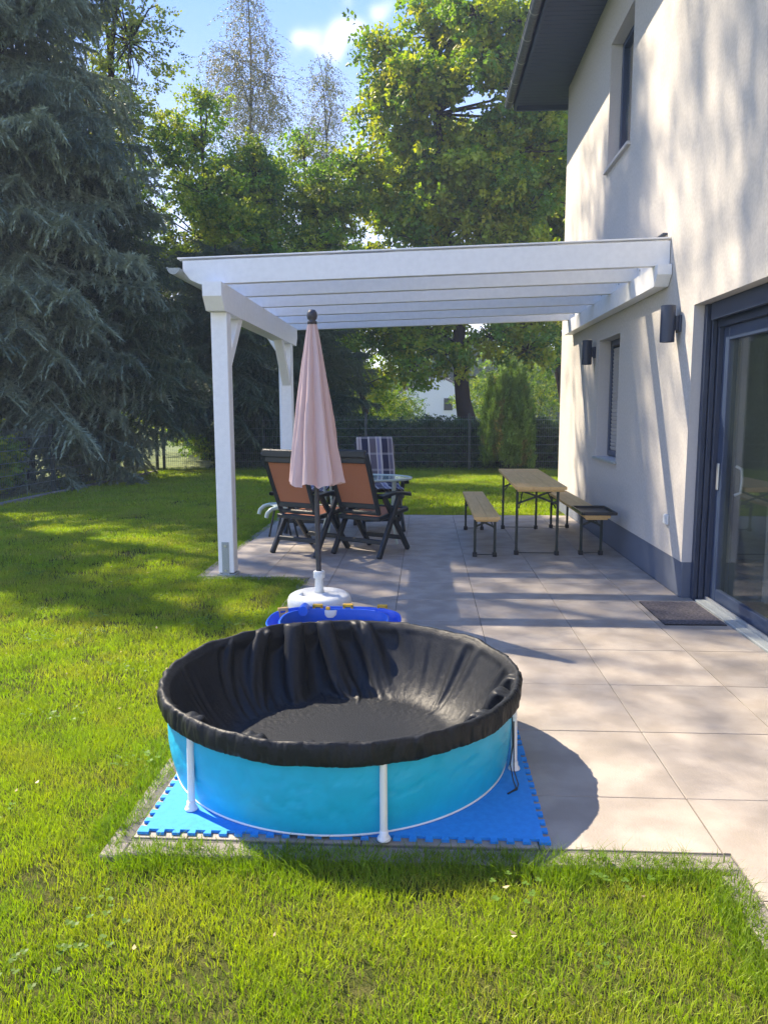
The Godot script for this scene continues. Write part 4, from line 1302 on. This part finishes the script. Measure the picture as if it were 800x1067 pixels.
	for j in range(0, (nr - 1) * 3 + 1):
		var row := []
		var v := j / 3.0
		var j0 := clampi(int(v), 0, nr - 2)
		var fv := v - j0
		for k in N:
			var k0 := k / fine
			var fu := float(k % fine) / fine
			var p := []
			for dj in range(-1, 3):
				var rw: Array = sag[clampi(j0 + dj, 0, nr - 1)]
				p.append((rw[k0] as Vector3).cubic_interpolate(rw[(k0 + 1) % na], rw[(k0 + na - 1) % na], rw[(k0 + 2) % na], fu))
			var q: Vector3 = (p[1] as Vector3).cubic_interpolate(p[2], p[0], p[3], fv)
			var ru := Vector2(q.x, q.z).length()
			q.y += 0.0035 * (absf(soft.get_noise_3d(q.x * 17.0, q.y * 9.0, q.z * 17.0)) - 0.15) * clampf((ru - 0.2) * 4.0, 0, 1)
			row.append(PC + q)
		rows.append(row)
	for k in range(1, 6):
		var row := []
		var last: Array = rows[rows.size() - k]
		for q in N:
			var e: Vector3 = last[q] - PC
			var f := 1.0 - k / 5.0
			row.append(PC + Vector3(e.x * maxf(f, 0.004), lerpf(0.052, e.y, f), e.z * maxf(f, 0.004)))
		rows.append(row)
	var cm := MB.new()
	cm.grid(rows, true)
	obj(cm, "cloth", M.cover, ct)
	# drawcord hanging at the right
	var dc := MB.new()
	var a0 := deg_to_rad(24.0)
	var q := PC + Vector3(cos(a0), 0, sin(a0)) * 0.775
	dc.tube([q + Vector3(0, 0.29, 0), q + Vector3(0.004, 0.18, 0.004), q + Vector3(-0.004, 0.10, 0.0), q + Vector3(0.008, 0.04, 0.01), q + Vector3(0.018, 0.0165, 0.03), q + Vector3(-0.005, 0.0150, 0.055), q + Vector3(-0.02, 0.0150, 0.07)], [0.0028], 6)
	dc.tube([q + Vector3(0.006, 0.275, 0.004), q + Vector3(0.008, 0.17, 0.006), q + Vector3(0.010, 0.08, 0.006), q + Vector3(0.028, 0.025, 0.01), q + Vector3(0.02, 0.0150, 0.035), q + Vector3(0.0, 0.0150, 0.05)], [0.0028], 6)
	obj(dc, "drawcord", M.black, ct)
	ct.scale = Vector3(0.967, 1, 0.967)

func gather(a: float) -> float:
	# the elastic hem bunches the cloth in some places and stretches it in others
	return a + 0.11 * sin(2.0 * a + 1.0) + 0.09 * sin(3.0 * a + 2.6)

func drape(na: int, nr: int) -> Array:
	# lets a round sheet that is larger than the pool settle into it: points, springs, gravity, floor and wall
	var pos := PackedVector3Array()
	var old := PackedVector3Array()
	var nz := FastNoiseLite.new()
	nz.seed = 14
	nz.frequency = 1.0
	var rho := PackedFloat32Array()
	for j in nr: rho.append(lerpf(0.85, 0.15, float(j) / (nr - 1)))
	for j in nr:
		var u := float(j) / (nr - 1)
		for k in na:
			var a := gather(TAU * k / na)
			var r := lerpf(0.752, 0.15, u)
			if j > 0: a += 0.30 * sin(PI * u) * nz.get_noise_3d(cos(a) * 1.6 + 3.0, u * 0.6, sin(a) * 1.6)
			var w := nz.get_noise_3d(cos(a) * 2.2, u * 1.5, sin(a) * 2.2)
			var y := 0.368 - 0.20 * sin(PI * 0.5 * u) + w * 0.09 * (1.0 if j > 0 else 0.0)
			if j == 0: y += 0.012 * nz.get_noise_3d(cos(a) * 2.0 + 9.0, 0.0, sin(a) * 2.0)
			pos.append(Vector3(cos(a) * r, y, sin(a) * r))
	old = pos.duplicate()
	var A := PackedInt32Array()
	var B := PackedInt32Array()
	var L := PackedFloat32Array()
	var S := PackedFloat32Array()
	var dr := (0.85 - 0.15) / (nr - 1)
	for j in nr:
		for k in na:
			var i0 := j * na + k
			var ka := TAU * (k + 0.5) / na
			var step := TAU * rho[j] / na * (1.14 + 0.35 * nz.get_noise_3d(cos(ka) * 1.8 + 20.0, 0.0, sin(ka) * 1.8))
			if j > 0:
				A.append(i0); B.append(j * na + (k + 1) % na); L.append(step); S.append(0.5)
				A.append(i0); B.append(j * na + (k + 2) % na); L.append(step * 1.97); S.append(0.22)
				A.append(i0); B.append(j * na + (k + 5) % na); L.append(step * 4.75); S.append(0.11)
			if j < nr - 1:
				A.append(i0); B.append(i0 + na); L.append(dr); S.append(0.5)
				var dg := sqrt(dr * dr + step * step)
				A.append(i0); B.append((j + 1) * na + (k + 1) % na); L.append(dg); S.append(0.16)
				A.append(i0); B.append((j + 1) * na + (k + na - 1) % na); L.append(dg); S.append(0.16)
			if j < nr - 2:
				A.append(i0); B.append(i0 + 2 * na); L.append(dr * 1.98); S.append(0.15)
	var m := A.size()
	for it in 240:
		for p in range(na, pos.size()):
			var v := (pos[p] - old[p]) * 0.955
			old[p] = pos[p]
			pos[p] += v + Vector3(0, -0.0011, 0)
		for rel in 5:
			for c in m:
				var a := A[c]
				var b := B[c]
				var d := pos[b] - pos[a]
				var len := d.length()
				var f := d * ((len - L[c]) / maxf(len, 1e-5) * S[c])
				if a < na:
					if b >= na: pos[b] -= f * 2.0 * 0.5
				else:
					pos[a] += f
					if b >= na: pos[b] -= f
		for p in range(na, pos.size()):
			var q := pos[p]
			if q.y < 0.05:
				q.y = 0.05
				old[p] = old[p].lerp(Vector3(q.x, 0.05, q.z), 0.5)
			var r := sqrt(q.x * q.x + q.z * q.z)
			var most := 0.733
			if r > most:
				q.x *= most / r
				q.z *= most / r
			if q.y > 0.385: q.y = 0.385
			pos[p] = q
	var out := []
	for j in nr:
		var row := []
		for k in na: row.append(pos[j * na + k])
		out.append(row)
	return out

# ---------- furniture ----------
func plank(size: Vector3, mat_: Material, called: String, parent: Node, at: Vector3) -> void:
	# a board with uv so that its grain runs along z
	var m := MB.new()
	m.use_t = true
	var hx := size.x / 2
	var hz := size.z / 2
	var y := size.y
	m.quad(Vector3(-hx, y, hz), Vector3(hx, y, hz), Vector3(hx, y, -hz), Vector3(-hx, y, -hz))
	m.quad(Vector3(-hx, 0, -hz), Vector3(hx, 0, -hz), Vector3(hx, 0, hz), Vector3(-hx, 0, hz))
	m.quad(Vector3(-hx, 0, hz), Vector3(hx, 0, hz), Vector3(hx, y, hz), Vector3(-hx, y, hz))
	m.quad(Vector3(hx, 0, -hz), Vector3(-hx, 0, -hz), Vector3(-hx, y, -hz), Vector3(hx, y, -hz))
	m.quad(Vector3(-hx, 0, -hz), Vector3(-hx, 0, hz), Vector3(-hx, y, hz), Vector3(-hx, y, -hz))
	m.quad(Vector3(hx, 0, hz), Vector3(hx, 0, -hz), Vector3(hx, y, -hz), Vector3(hx, y, hz))
	var o := obj(m, called, mat_, parent, true)
	o.position = at

func beer_set(called: String, label: String, category: String, at: Vector3, turn: float, hgt: float, wide: float, len: float, legw: float, legd: float, boards: int, group := "") -> void:
	var t := thing(called, label, category, at, turn, group)
	var bw := wide / boards
	for k in boards:
		plank(Vector3(bw - 0.003, 0.028, len), M["plank%d" % (k % 3)], "board", t, Vector3(-wide / 2 + bw * (k + 0.5), hgt - 0.028, 0))
	for sz in [-1.0, 1.0]:
		var cl := box(Vector3(-wide / 2 + 0.02, hgt - 0.05, sz * (len / 2 - 0.05) - 0.02), Vector3(wide / 2 - 0.02, hgt - 0.0285, sz * (len / 2 - 0.05) + 0.02), "batten", M.plank1, t, 0.003, true)
		cl.set_meta("label", "short cross batten")
		for sx in [-1.0, 1.0]:
			var m := MB.new()
			var x: float = sx * legw / 2
			bar(m, Vector3(x, 0.0, sz * legd), Vector3(x, hgt - 0.03, sz * legd), 0.025, 0.025, 0.003, Vector3.BACK)
			var lo := obj(m, "leg", M.beer_steel, t, true)
			box(Vector3(x - 0.022, 0.0, sz * legd - 0.022), Vector3(x + 0.022, 0.045, sz * legd + 0.022), "foot_cap", M.black, lo, 0.005, true)
			var br := MB.new()
			br.tube([Vector3(x * 0.9, hgt - 0.22 * hgt / 0.72 - 0.02, sz * legd), Vector3(x * 0.5, hgt - 0.04, sz * (legd - 0.33))], [0.007], 6)
			obj(br, "folding_stay", M.beer_steel, t, true)
		var cr := MB.new()
		bar(cr, Vector3(-legw / 2, hgt - 0.045, sz * legd), Vector3(legw / 2, hgt - 0.045, sz * legd), 0.02, 0.02, 0.002)
		var dy := 0.15 * hgt / 0.72
		bar(cr, Vector3(-legw / 2, hgt - 0.05, sz * legd + 0.014), Vector3(legw / 2, hgt - 0.05 - dy, sz * legd + 0.014), 0.006, 0.02, 0.001)
		bar(cr, Vector3(-legw / 2, hgt - 0.05 - dy, sz * legd - 0.014), Vector3(legw / 2, hgt - 0.05, sz * legd - 0.014), 0.006, 0.02, 0.001)
		obj(cr, "cross_brace", M.beer_steel, t, true)
		var lowb := MB.new()
		lowb.tube([Vector3(-legw / 2, 0.022, sz * legd), Vector3(legw / 2, 0.022, sz * legd)], [0.0045], 6)
		obj(lowb, "stretcher", M.beer_steel, t, true)

func recliner(called: String, label: String, at: Vector3, turn: float, pad_label := "", group := "") -> void:
	# faces -z; origin on the ground midway between the rear feet
	var t := thing(called, label, "chair", at, turn, group)
	var hw := 0.275
	for sx in [-1.0, 1.0]:
		var x: float = sx * hw
		var m := MB.new()
		bar(m, Vector3(x, 0.0, 0.0), Vector3(x, 0.60, -0.40), 0.042, 0.06, 0.010)
		obj(m, "leg", M.chair, t, true)
		var m2 := MB.new()
		bar(m2, Vector3(x * 0.87, 0.0, -0.64), Vector3(x * 0.87, 0.60, -0.16), 0.042, 0.058, 0.010)
		obj(m2, "leg", M.chair, t, true)
		var ar := MB.new()
		var rows := []
		for k in 9:
			var u := k / 8.0
			var c := Vector3(x * 1.03, 0.615 + 0.03 * sin(u * PI) - 0.02 * u, lerpf(-0.02, -0.58, u))
			var w := 0.030 + 0.009 * sin(u * PI)
			rows.append([c + Vector3(-w, -0.02, 0), c + Vector3(w, -0.02, 0), c + Vector3(w, 0.008, 0), c + Vector3(w * 0.7, 0.014, 0), c + Vector3(-w * 0.7, 0.014, 0), c + Vector3(-w, 0.008, 0)])
		rows.reverse()
		ar.grid(rows, true)
		ar.box(Vector3(x * 1.03 - 0.02, 0.605, -0.59), Vector3(x * 1.03 + 0.02, 0.618, -0.575), 0.003)
		obj(ar, "armrest", M.chair, t, true)
	var s := MB.new()
	bar(s, Vector3(-hw, 0.15, -0.10), Vector3(hw, 0.15, -0.10), 0.03, 0.045, 0.006)
	obj(s, "stretcher", M.chair, t, true)
	var s2 := MB.new()
	bar(s2, Vector3(-hw * 0.87, 0.14, -0.53), Vector3(hw * 0.87, 0.14, -0.53), 0.03, 0.045, 0.006)
	obj(s2, "stretcher", M.chair, t, true)
	# seat
	var se := MB.new()
	for sx in [-1.0, 1.0]:
		bar(se, Vector3(sx * 0.235, 0.385, -0.06), Vector3(sx * 0.225, 0.43, -0.64), 0.04, 0.045, 0.008)
	bar(se, Vector3(-0.235, 0.385, -0.08), Vector3(0.235, 0.385, -0.08), 0.05, 0.045, 0.008)
	bar(se, Vector3(-0.225, 0.43, -0.63), Vector3(0.225, 0.43, -0.63), 0.05, 0.045, 0.008)
	var so := obj(se, "seat", M.chair, t, true)
	var sl := MB.new()
	bar(sl, Vector3(0, 0.395, -0.09), Vector3(0, 0.435, -0.62), 0.43, 0.006, 0.0)
	obj(sl, "sling", M.sling, so, true)
	# backrest leans towards +z
	var b0 := Vector3(0, 0.42, -0.10)
	var b1 := Vector3(0, 1.05, 0.16)
	var up := (b1 - b0).normalized()
	var nrm := Vector3.RIGHT.cross(up)
	var bk := MB.new()
	for sx in [-1.0, 1.0]:
		bar(bk, b0 + Vector3(sx * 0.215, 0, 0), b1 + Vector3(sx * 0.235, 0, 0), 0.05, 0.042, 0.012, nrm)
	bar(bk, b1 + Vector3(-0.235, -0.01, 0), b1 + Vector3(0.235, -0.01, 0), 0.042, 0.08, 0.012)
	bar(bk, b1 - up * 0.075 + Vector3(-0.22, 0, 0), b1 - up * 0.075 + Vector3(0.22, 0, 0), 0.036, 0.07, 0.01)
	bar(bk, b0 + up * 0.10 + Vector3(-0.215, 0, 0), b0 + up * 0.10 + Vector3(0.215, 0, 0), 0.036, 0.06, 0.01)
	bar(bk, b0 + up * 0.02 + Vector3(-0.215, 0, 0), b0 + up * 0.02 + Vector3(0.215, 0, 0), 0.034, 0.04, 0.01)
	var bo := obj(bk, "backrest", M.chair, t, true)
	var bs := MB.new()
	bar(bs, b0 + up * 0.12, b1 - up * 0.10, 0.40, 0.006, 0.0, nrm)
	obj(bs, "sling", M.sling, bo, true)
	if pad_label:
		var cu := MB.new()
		cu.use_t = true
		for sd in [0.0, 1.0]:
			var rows := []
			for j in 25:
				var v := j / 24.0
				var row := []
				for k in 13:
					var u := k / 12.0
					var p: Vector3
					var nn: Vector3
					if v < 0.58:
						p = (b1 + up * 0.05).lerp(b0 + up * 0.06, v / 0.58)
						nn = -nrm
					else:
						p = (b0 + up * 0.06 + Vector3(0, 0.03, -0.03)).lerp(Vector3(0, 0.46, -0.68), (v - 0.58) / 0.42)
						nn = Vector3.UP
					if nn.z > 0: nn = -nn
					var edge := sin(PI * clampf(u, 0, 1)) * 0.5 + 0.5
					var puff := 0.035 * pow(edge, 0.5) + 0.014 * absf(sin(v * 15.0))
					row.append(p + Vector3((u - 0.5) * 0.46, 0, 0) + nn * (0.025 + (puff if sd == 0.0 else -0.0)))
				rows.append(row)
			if sd == 1.0: rows.reverse()
			cu.grid(rows)
		var ts := thing("seat_cushion", pad_label, "cushion", at, turn, "striped seat cushions")
		obj(cu, "padding", M.stripes, ts, true)

func furniture() -> void:
	beer_set("beer_table", "long wooden folding table with dark steel legs beside the house", "table", P(1.145, 0, 8.47), -0.021, 0.72, 0.49, 2.28, 0.402, 0.85, 3)
	beer_set("beer_bench", "wooden folding bench in the open, away from the house wall", "bench", P(0.60, 0, 8.37), 0.0, 0.44, 0.25, 2.3, 0.197, 0.86, 2, "folding benches")
	beer_set("beer_bench", "wooden folding bench next to the house wall carrying the tray", "bench", P(1.668, 0, 8.53), 0.006, 0.44, 0.25, 2.3, 0.198, 0.885, 2, "folding benches")
	# tray
	var tr := thing("serving_tray", "flat black serving tray on the end of the wall side bench", "tray", P(1.685, 0.441, 7.62), 0.0)
	var m := MB.new()
	m.box(Vector3(-0.155, 0.0, -0.25), Vector3(0.155, 0.008, 0.25), 0.002)
	obj(m, "tray_bottom", M.tray, tr, true)
	var rim := MB.new()
	for s in [-1.0, 1.0]:
		bar(rim, Vector3(s * 0.165, 0.016, -0.26), Vector3(s * 0.165, 0.016, 0.26), 0.014, 0.03, 0.003)
		bar(rim, Vector3(-0.158, 0.016, s * 0.26), Vector3(0.158, 0.016, s * 0.26), 0.014, 0.03, 0.003)
	obj(rim, "raised_edge", M.tray, tr, true)
	# garden chairs: near pair seen from behind, two facing the viewer across the table
	recliner("garden_chair", "dark garden chair with tan back, half hidden by the closed parasol, nearer the post", P(-1.325, 0, 7.49), -0.50, "", "garden chairs round the glass table")
	recliner("garden_chair", "dark garden chair with tan back, nearer the folding benches", P(-0.69, 0, 7.46), -0.50, "", "garden chairs round the glass table")
	recliner("garden_chair", "dark garden chair facing the viewer behind the glass table, carrying a striped pad", P(-0.62, 0, 9.62), PI + 0.22, "navy and grey striped cushion on the chair facing the viewer", "garden chairs round the glass table")
	recliner("garden_chair", "dark garden chair mostly hidden behind the closed parasol and the near chairs", P(-1.35, 0, 9.45), PI - 0.1, "navy and grey striped cushion peeping out below the closed parasol", "garden chairs round the glass table")
	# glass table
	var t := thing("garden_table", "pale green glass topped oval garden table between the garden chairs", "table", P(-0.72, 0, 8.50))
	var top := MB.new()
	var ring := []
	for k in 48:
		var a := TAU * k / 48.0
		ring.append(Vector3(cos(a) * 0.56, 0, sin(a) * 0.40))
	for k in 48:
		var a: Vector3 = ring[k]
		var b: Vector3 = ring[(k + 1) % 48]
		var u := Vector3(0, 0.705, 0)
		var l := Vector3(0, 0.697, 0)
		top.tri(u, b + u, a + u)
		top.tri(l, a + l, b + l)
		top.quad(b + l, a + l, a + u, b + u)
	obj(top, "table_top", M.table_glass, t, true)
	var ed := MB.new()
	var er := []
	for k in 49:
		var a := TAU * k / 48.0
		er.append(Vector3(cos(a) * 0.57, 0.70, sin(a) * 0.41))
	ed.tube(er, [0.014], 8, false)
	obj(ed, "table_edge", M.pale_green, t, true)
	for sx in [-1.0, 1.0]:
		for sz in [-1.0, 1.0]:
			var lg := MB.new()
			lg.tube([Vector3(sx * 0.42, 0.0, sz * 0.32), Vector3(sx * 0.36, 0.3, sz * 0.26), Vector3(sx * 0.38, 0.69, sz * 0.27)], [0.014], 8)
			obj(lg, "leg", M.pale_green, t, true)
	# pale tubular stool whose bent tube shows beside the near chair
	var st := thing("tubular_stool", "pale green bent tube footstool beside the near garden chair", "stool", P(-1.62, 0, 8.55), 0.45)
	for sz in [-1.0, 1.0]:
		var f := MB.new()
		f.tube([Vector3(-0.24, 0.27, sz * 0.17), Vector3(-0.225, 0.32, sz * 0.17), Vector3(-0.18, 0.36, sz * 0.17), Vector3(-0.12, 0.375, sz * 0.17), Vector3(0.12, 0.375, sz * 0.17), Vector3(0.18, 0.36, sz * 0.17), Vector3(0.21, 0.33, sz * 0.17)], [0.022], 10)
		obj(f, "frame", M.pale_green, st, true)
		for sx in [-1.0, 1.0]:
			var lg := MB.new()
			lg.tube([Vector3(sx * 0.05, 0.36, sz * 0.15), Vector3(sx * 0.13, 0.0, sz * 0.15)], [0.012], 8)
			obj(lg, "leg", M.chair, st, true)
	box(Vector3(-0.13, 0.372, -0.19), Vector3(0.13, 0.392, 0.19), "seat", M.pale_green, st, 0.006, true)

	# closed parasol
	var pt := thing("parasol", "closed dusty pink parasol on a dark pole in front of the garden chairs", "parasol", P(-0.77, 0.13, 5.42))
	var pole := MB.new()
	pole.tube([P(-0.77, 0.10, 5.42), P(-0.80, 2.09, 5.47)], [0.019], 12)
	obj(pole, "pole", M.pole, pt)
	var fin := MB.new()
	fin.lathe([Vector2(0.0, 2.165), Vector2(0.022, 2.16), Vector2(0.035, 2.14), Vector2(0.038, 2.118), Vector2(0.033, 2.098), Vector2(0.022, 2.088), Vector2(0.034, 2.08), Vector2(0.034, 2.062), Vector2(0.0, 2.06)], P(-0.80, 0, 5.47), 20)
	obj(fin, "finial", M.pole, pt)
	var cn := MB.new()
	var nz := FastNoiseLite.new()
	nz.seed = 4
	nz.frequency = 1.0
	var rows := []
	for j in 46:
		var v := j / 45.0
		var row := []
		for k in 220:
			var a := TAU * k / 220.0
			var base := lerpf(0.030, 0.195, pow(v, 0.92))
			var pl := sin(a * 8.0 + 0.5 * sin(a * 2.0 + 1.0) + nz.get_noise_2d(cos(a), v * 1.5) * 0.8)
			var deep := (0.5 + 0.5 * pl)
			deep = pow(deep, 0.6)
			var r := base * (0.66 + 0.40 * deep * (0.85 + 0.5 * nz.get_noise_3d(cos(a) * 1.6, v * 0.5, sin(a) * 1.6)))
			r += 0.006 * nz.get_noise_3d(cos(a) * 7, v * 4.0, sin(a) * 7) * v
			var drop := 0.03 * (1.0 - deep) * v * v + 0.03 * nz.get_noise_2d(cos(a) * 1.2 + 5, sin(a) * 1.2) * v
			row.append(P(-0.80 + 0.016 * v, lerpf(2.07, 0.935, v) - drop, 5.47 - 0.03 * v) + Vector3(cos(a) * r * 1.08, 0, sin(a) * r))
		rows.append(row)
	cn.grid(rows, true)
	obj(cn, "canopy", M.canopy, pt)
	var pb := thing("parasol_stand", "round white plastic parasol base with an upright collar", "parasol base", P(-0.77, 0, 5.42))
	var bm := MB.new()
	bm.lathe([Vector2(0.0, 0.0), Vector2(0.215, 0.0), Vector2(0.232, 0.02), Vector2(0.234, 0.075), Vector2(0.222, 0.108), Vector2(0.195, 0.124), Vector2(0.15, 0.128), Vector2(0.135, 0.120), Vector2(0.075, 0.122), Vector2(0.065, 0.13), Vector2(0.0, 0.13)], P(-0.77, 0, 5.42), 48)
	obj(bm, "water_tank", M.plastic_white, pb)
	var cl := MB.new()
	cl.lathe([Vector2(0.0, 0.12), Vector2(0.038, 0.125), Vector2(0.032, 0.16), Vector2(0.030, 0.235), Vector2(0.042, 0.24), Vector2(0.042, 0.285), Vector2(0.036, 0.292), Vector2(0.022, 0.292)], P(-0.77, 0, 5.42), 24)
	obj(cl, "collar", M.plastic_white, pb)
	var cap := MB.new()
	cap.lathe([Vector2(0.0, 0.14), Vector2(0.022, 0.14), Vector2(0.024, 0.12)], P(-0.90, 0, 5.36), 16)
	obj(cap, "filler_cap", M.plastic_white, pb)

# ---------- small things ----------
func small_things() -> void:
	wall_lamp(6.20, "dark cylindrical wall lamp between the terrace door and the slatted window")
	wall_lamp(9.20, "dark cylindrical wall lamp at the far end of the slatted window")
	var so := thing("wall_socket", "small white outdoor socket low on the house wall", "socket", P(W, 0.52, 6.28))
	box(Vector3(-0.022, 0.0, -0.042), Vector3(-0.001, 0.084, 0.042), "housing", M.plastic_white, so, 0.006, true)
	box(Vector3(-0.030, 0.008, -0.036), Vector3(-0.0225, 0.076, 0.036), "flap", M.plastic_white, so, 0.006, true)
	var dm := thing("door_mat", "dark grey woven door mat in front of the terrace door", "mat", P(1.84, 0, 5.42))
	var mm := MB.new()
	var nz := FastNoiseLite.new()
	nz.seed = 6
	nz.frequency = 4.0
	var rows := []
	for j in 31:
		var row := []
		for k in 21:
			row.append(P(lerpf(1.635, 2.045, k / 20.0), 0.0085 + 0.0025 * nz.get_noise_2d(k * 0.12, j * 0.12), lerpf(5.735, 5.11, j / 30.0)))
		rows.append(row)
	mm.grid(rows)
	obj(mm, "pile", M.mat_grey, dm)
	box(P(1.633, 0.0005, 5.737), P(2.047, 0.006, 5.108), "backing", M.black, dm)
	# toy water channel behind the pool
	var t := thing("water_channel_toy", "blue plastic water channel toy with yellow gates behind the pool", "toy", P(-0.59, 0, 4.72))
	var ch := MB.new()
	var lo_ := []
	for k in 97:
		var a := TAU * k / 96.0
		var e := Vector2(signf(cos(a)) * pow(absf(cos(a)), 0.62), signf(sin(a)) * pow(absf(sin(a)), 0.75))
		lo_.append([e, a])
	var prof := [[0.95, 0.0], [1.05, 0.0], [1.06, 0.085], [1.075, 0.09], [1.07, 0.096], [1.04, 0.094], [1.03, 0.03], [0.89, 0.03], [0.88, 0.094], [0.85, 0.096], [0.845, 0.09], [0.86, 0.085], [0.87, 0.0], [0.95, 0.0]]
	rows = []
	for p in prof:
		var row := []
		for k in 96:
			var e: Vector2 = lo_[k][0]
			row.append(P(-0.59, 0.001, 4.83) + Vector3(e.x * 0.41 * p[0], p[1], e.y * 0.30 * p[0]))
		rows.append(row)
	ch.grid(rows, true)
	obj(ch, "channel", M.toy_blue, t)
	for g in [[-0.965, 5.02, M.toy_tan, 0.4], [-0.74, 5.125, M.toy_yellow, 0.0], [-0.53, 5.135, M.toy_yellow, 0.0], [-0.29, 5.125, M.toy_yellow, 0.0]]:
		var gm := MB.new()
		var xf := Transform3D(Basis(Vector3.UP, g[3]), P(g[0], 0, g[1]))
		gm.box(Vector3(-0.035, 0.05, -0.012), Vector3(-0.02, 0.112, 0.012), 0.003, xf)
		gm.box(Vector3(0.02, 0.05, -0.012), Vector3(0.035, 0.112, 0.012), 0.003, xf)
		gm.box(Vector3(-0.035, 0.098, -0.012), Vector3(0.035, 0.118, 0.012), 0.003, xf)
		gm.box(Vector3(-0.019, 0.052, -0.003), Vector3(0.019, 0.08, 0.003), 0.001, xf)
		obj(gm, "gate", g[2], t)
	var wh := MB.new()
	wh.box(P(-0.86, 0.06, 5.11), P(-0.80, 0.12, 5.05), 0.01)
	wh.tube([P(-0.83, 0.09, 5.03), P(-0.83, 0.09, 5.13)], [0.035], 10)
	obj(wh, "crank_housing", M.toy_blue, t)
	var bt := thing("toy_boat", "small white toy boat in the blue water channel", "toy", P(-0.655, 0.032, 5.10))
	var hull := MB.new()
	var hr := []
	for j in 4:
		var row := []
		for k in 16:
			var a := TAU * k / 16.0
			var s: float = [0.5, 0.9, 1.0, 0.85][j]
			row.append(P(-0.655, 0.032 + [0.0, 0.02, 0.05, 0.055][j], 5.09) + Vector3(cos(a) * 0.045 * s * (1.0 + 0.2 * cos(a)), 0, sin(a) * 0.018 * s))
		hr.append(row)
	hr.reverse()
	hull.grid(hr, true)
	obj(hull, "hull", M.toy_white, bt)
	box(P(-0.68, 0.087, 5.10), P(-0.65, 0.108, 5.08), "cabin", M.toy_yellow, bt, 0.003)
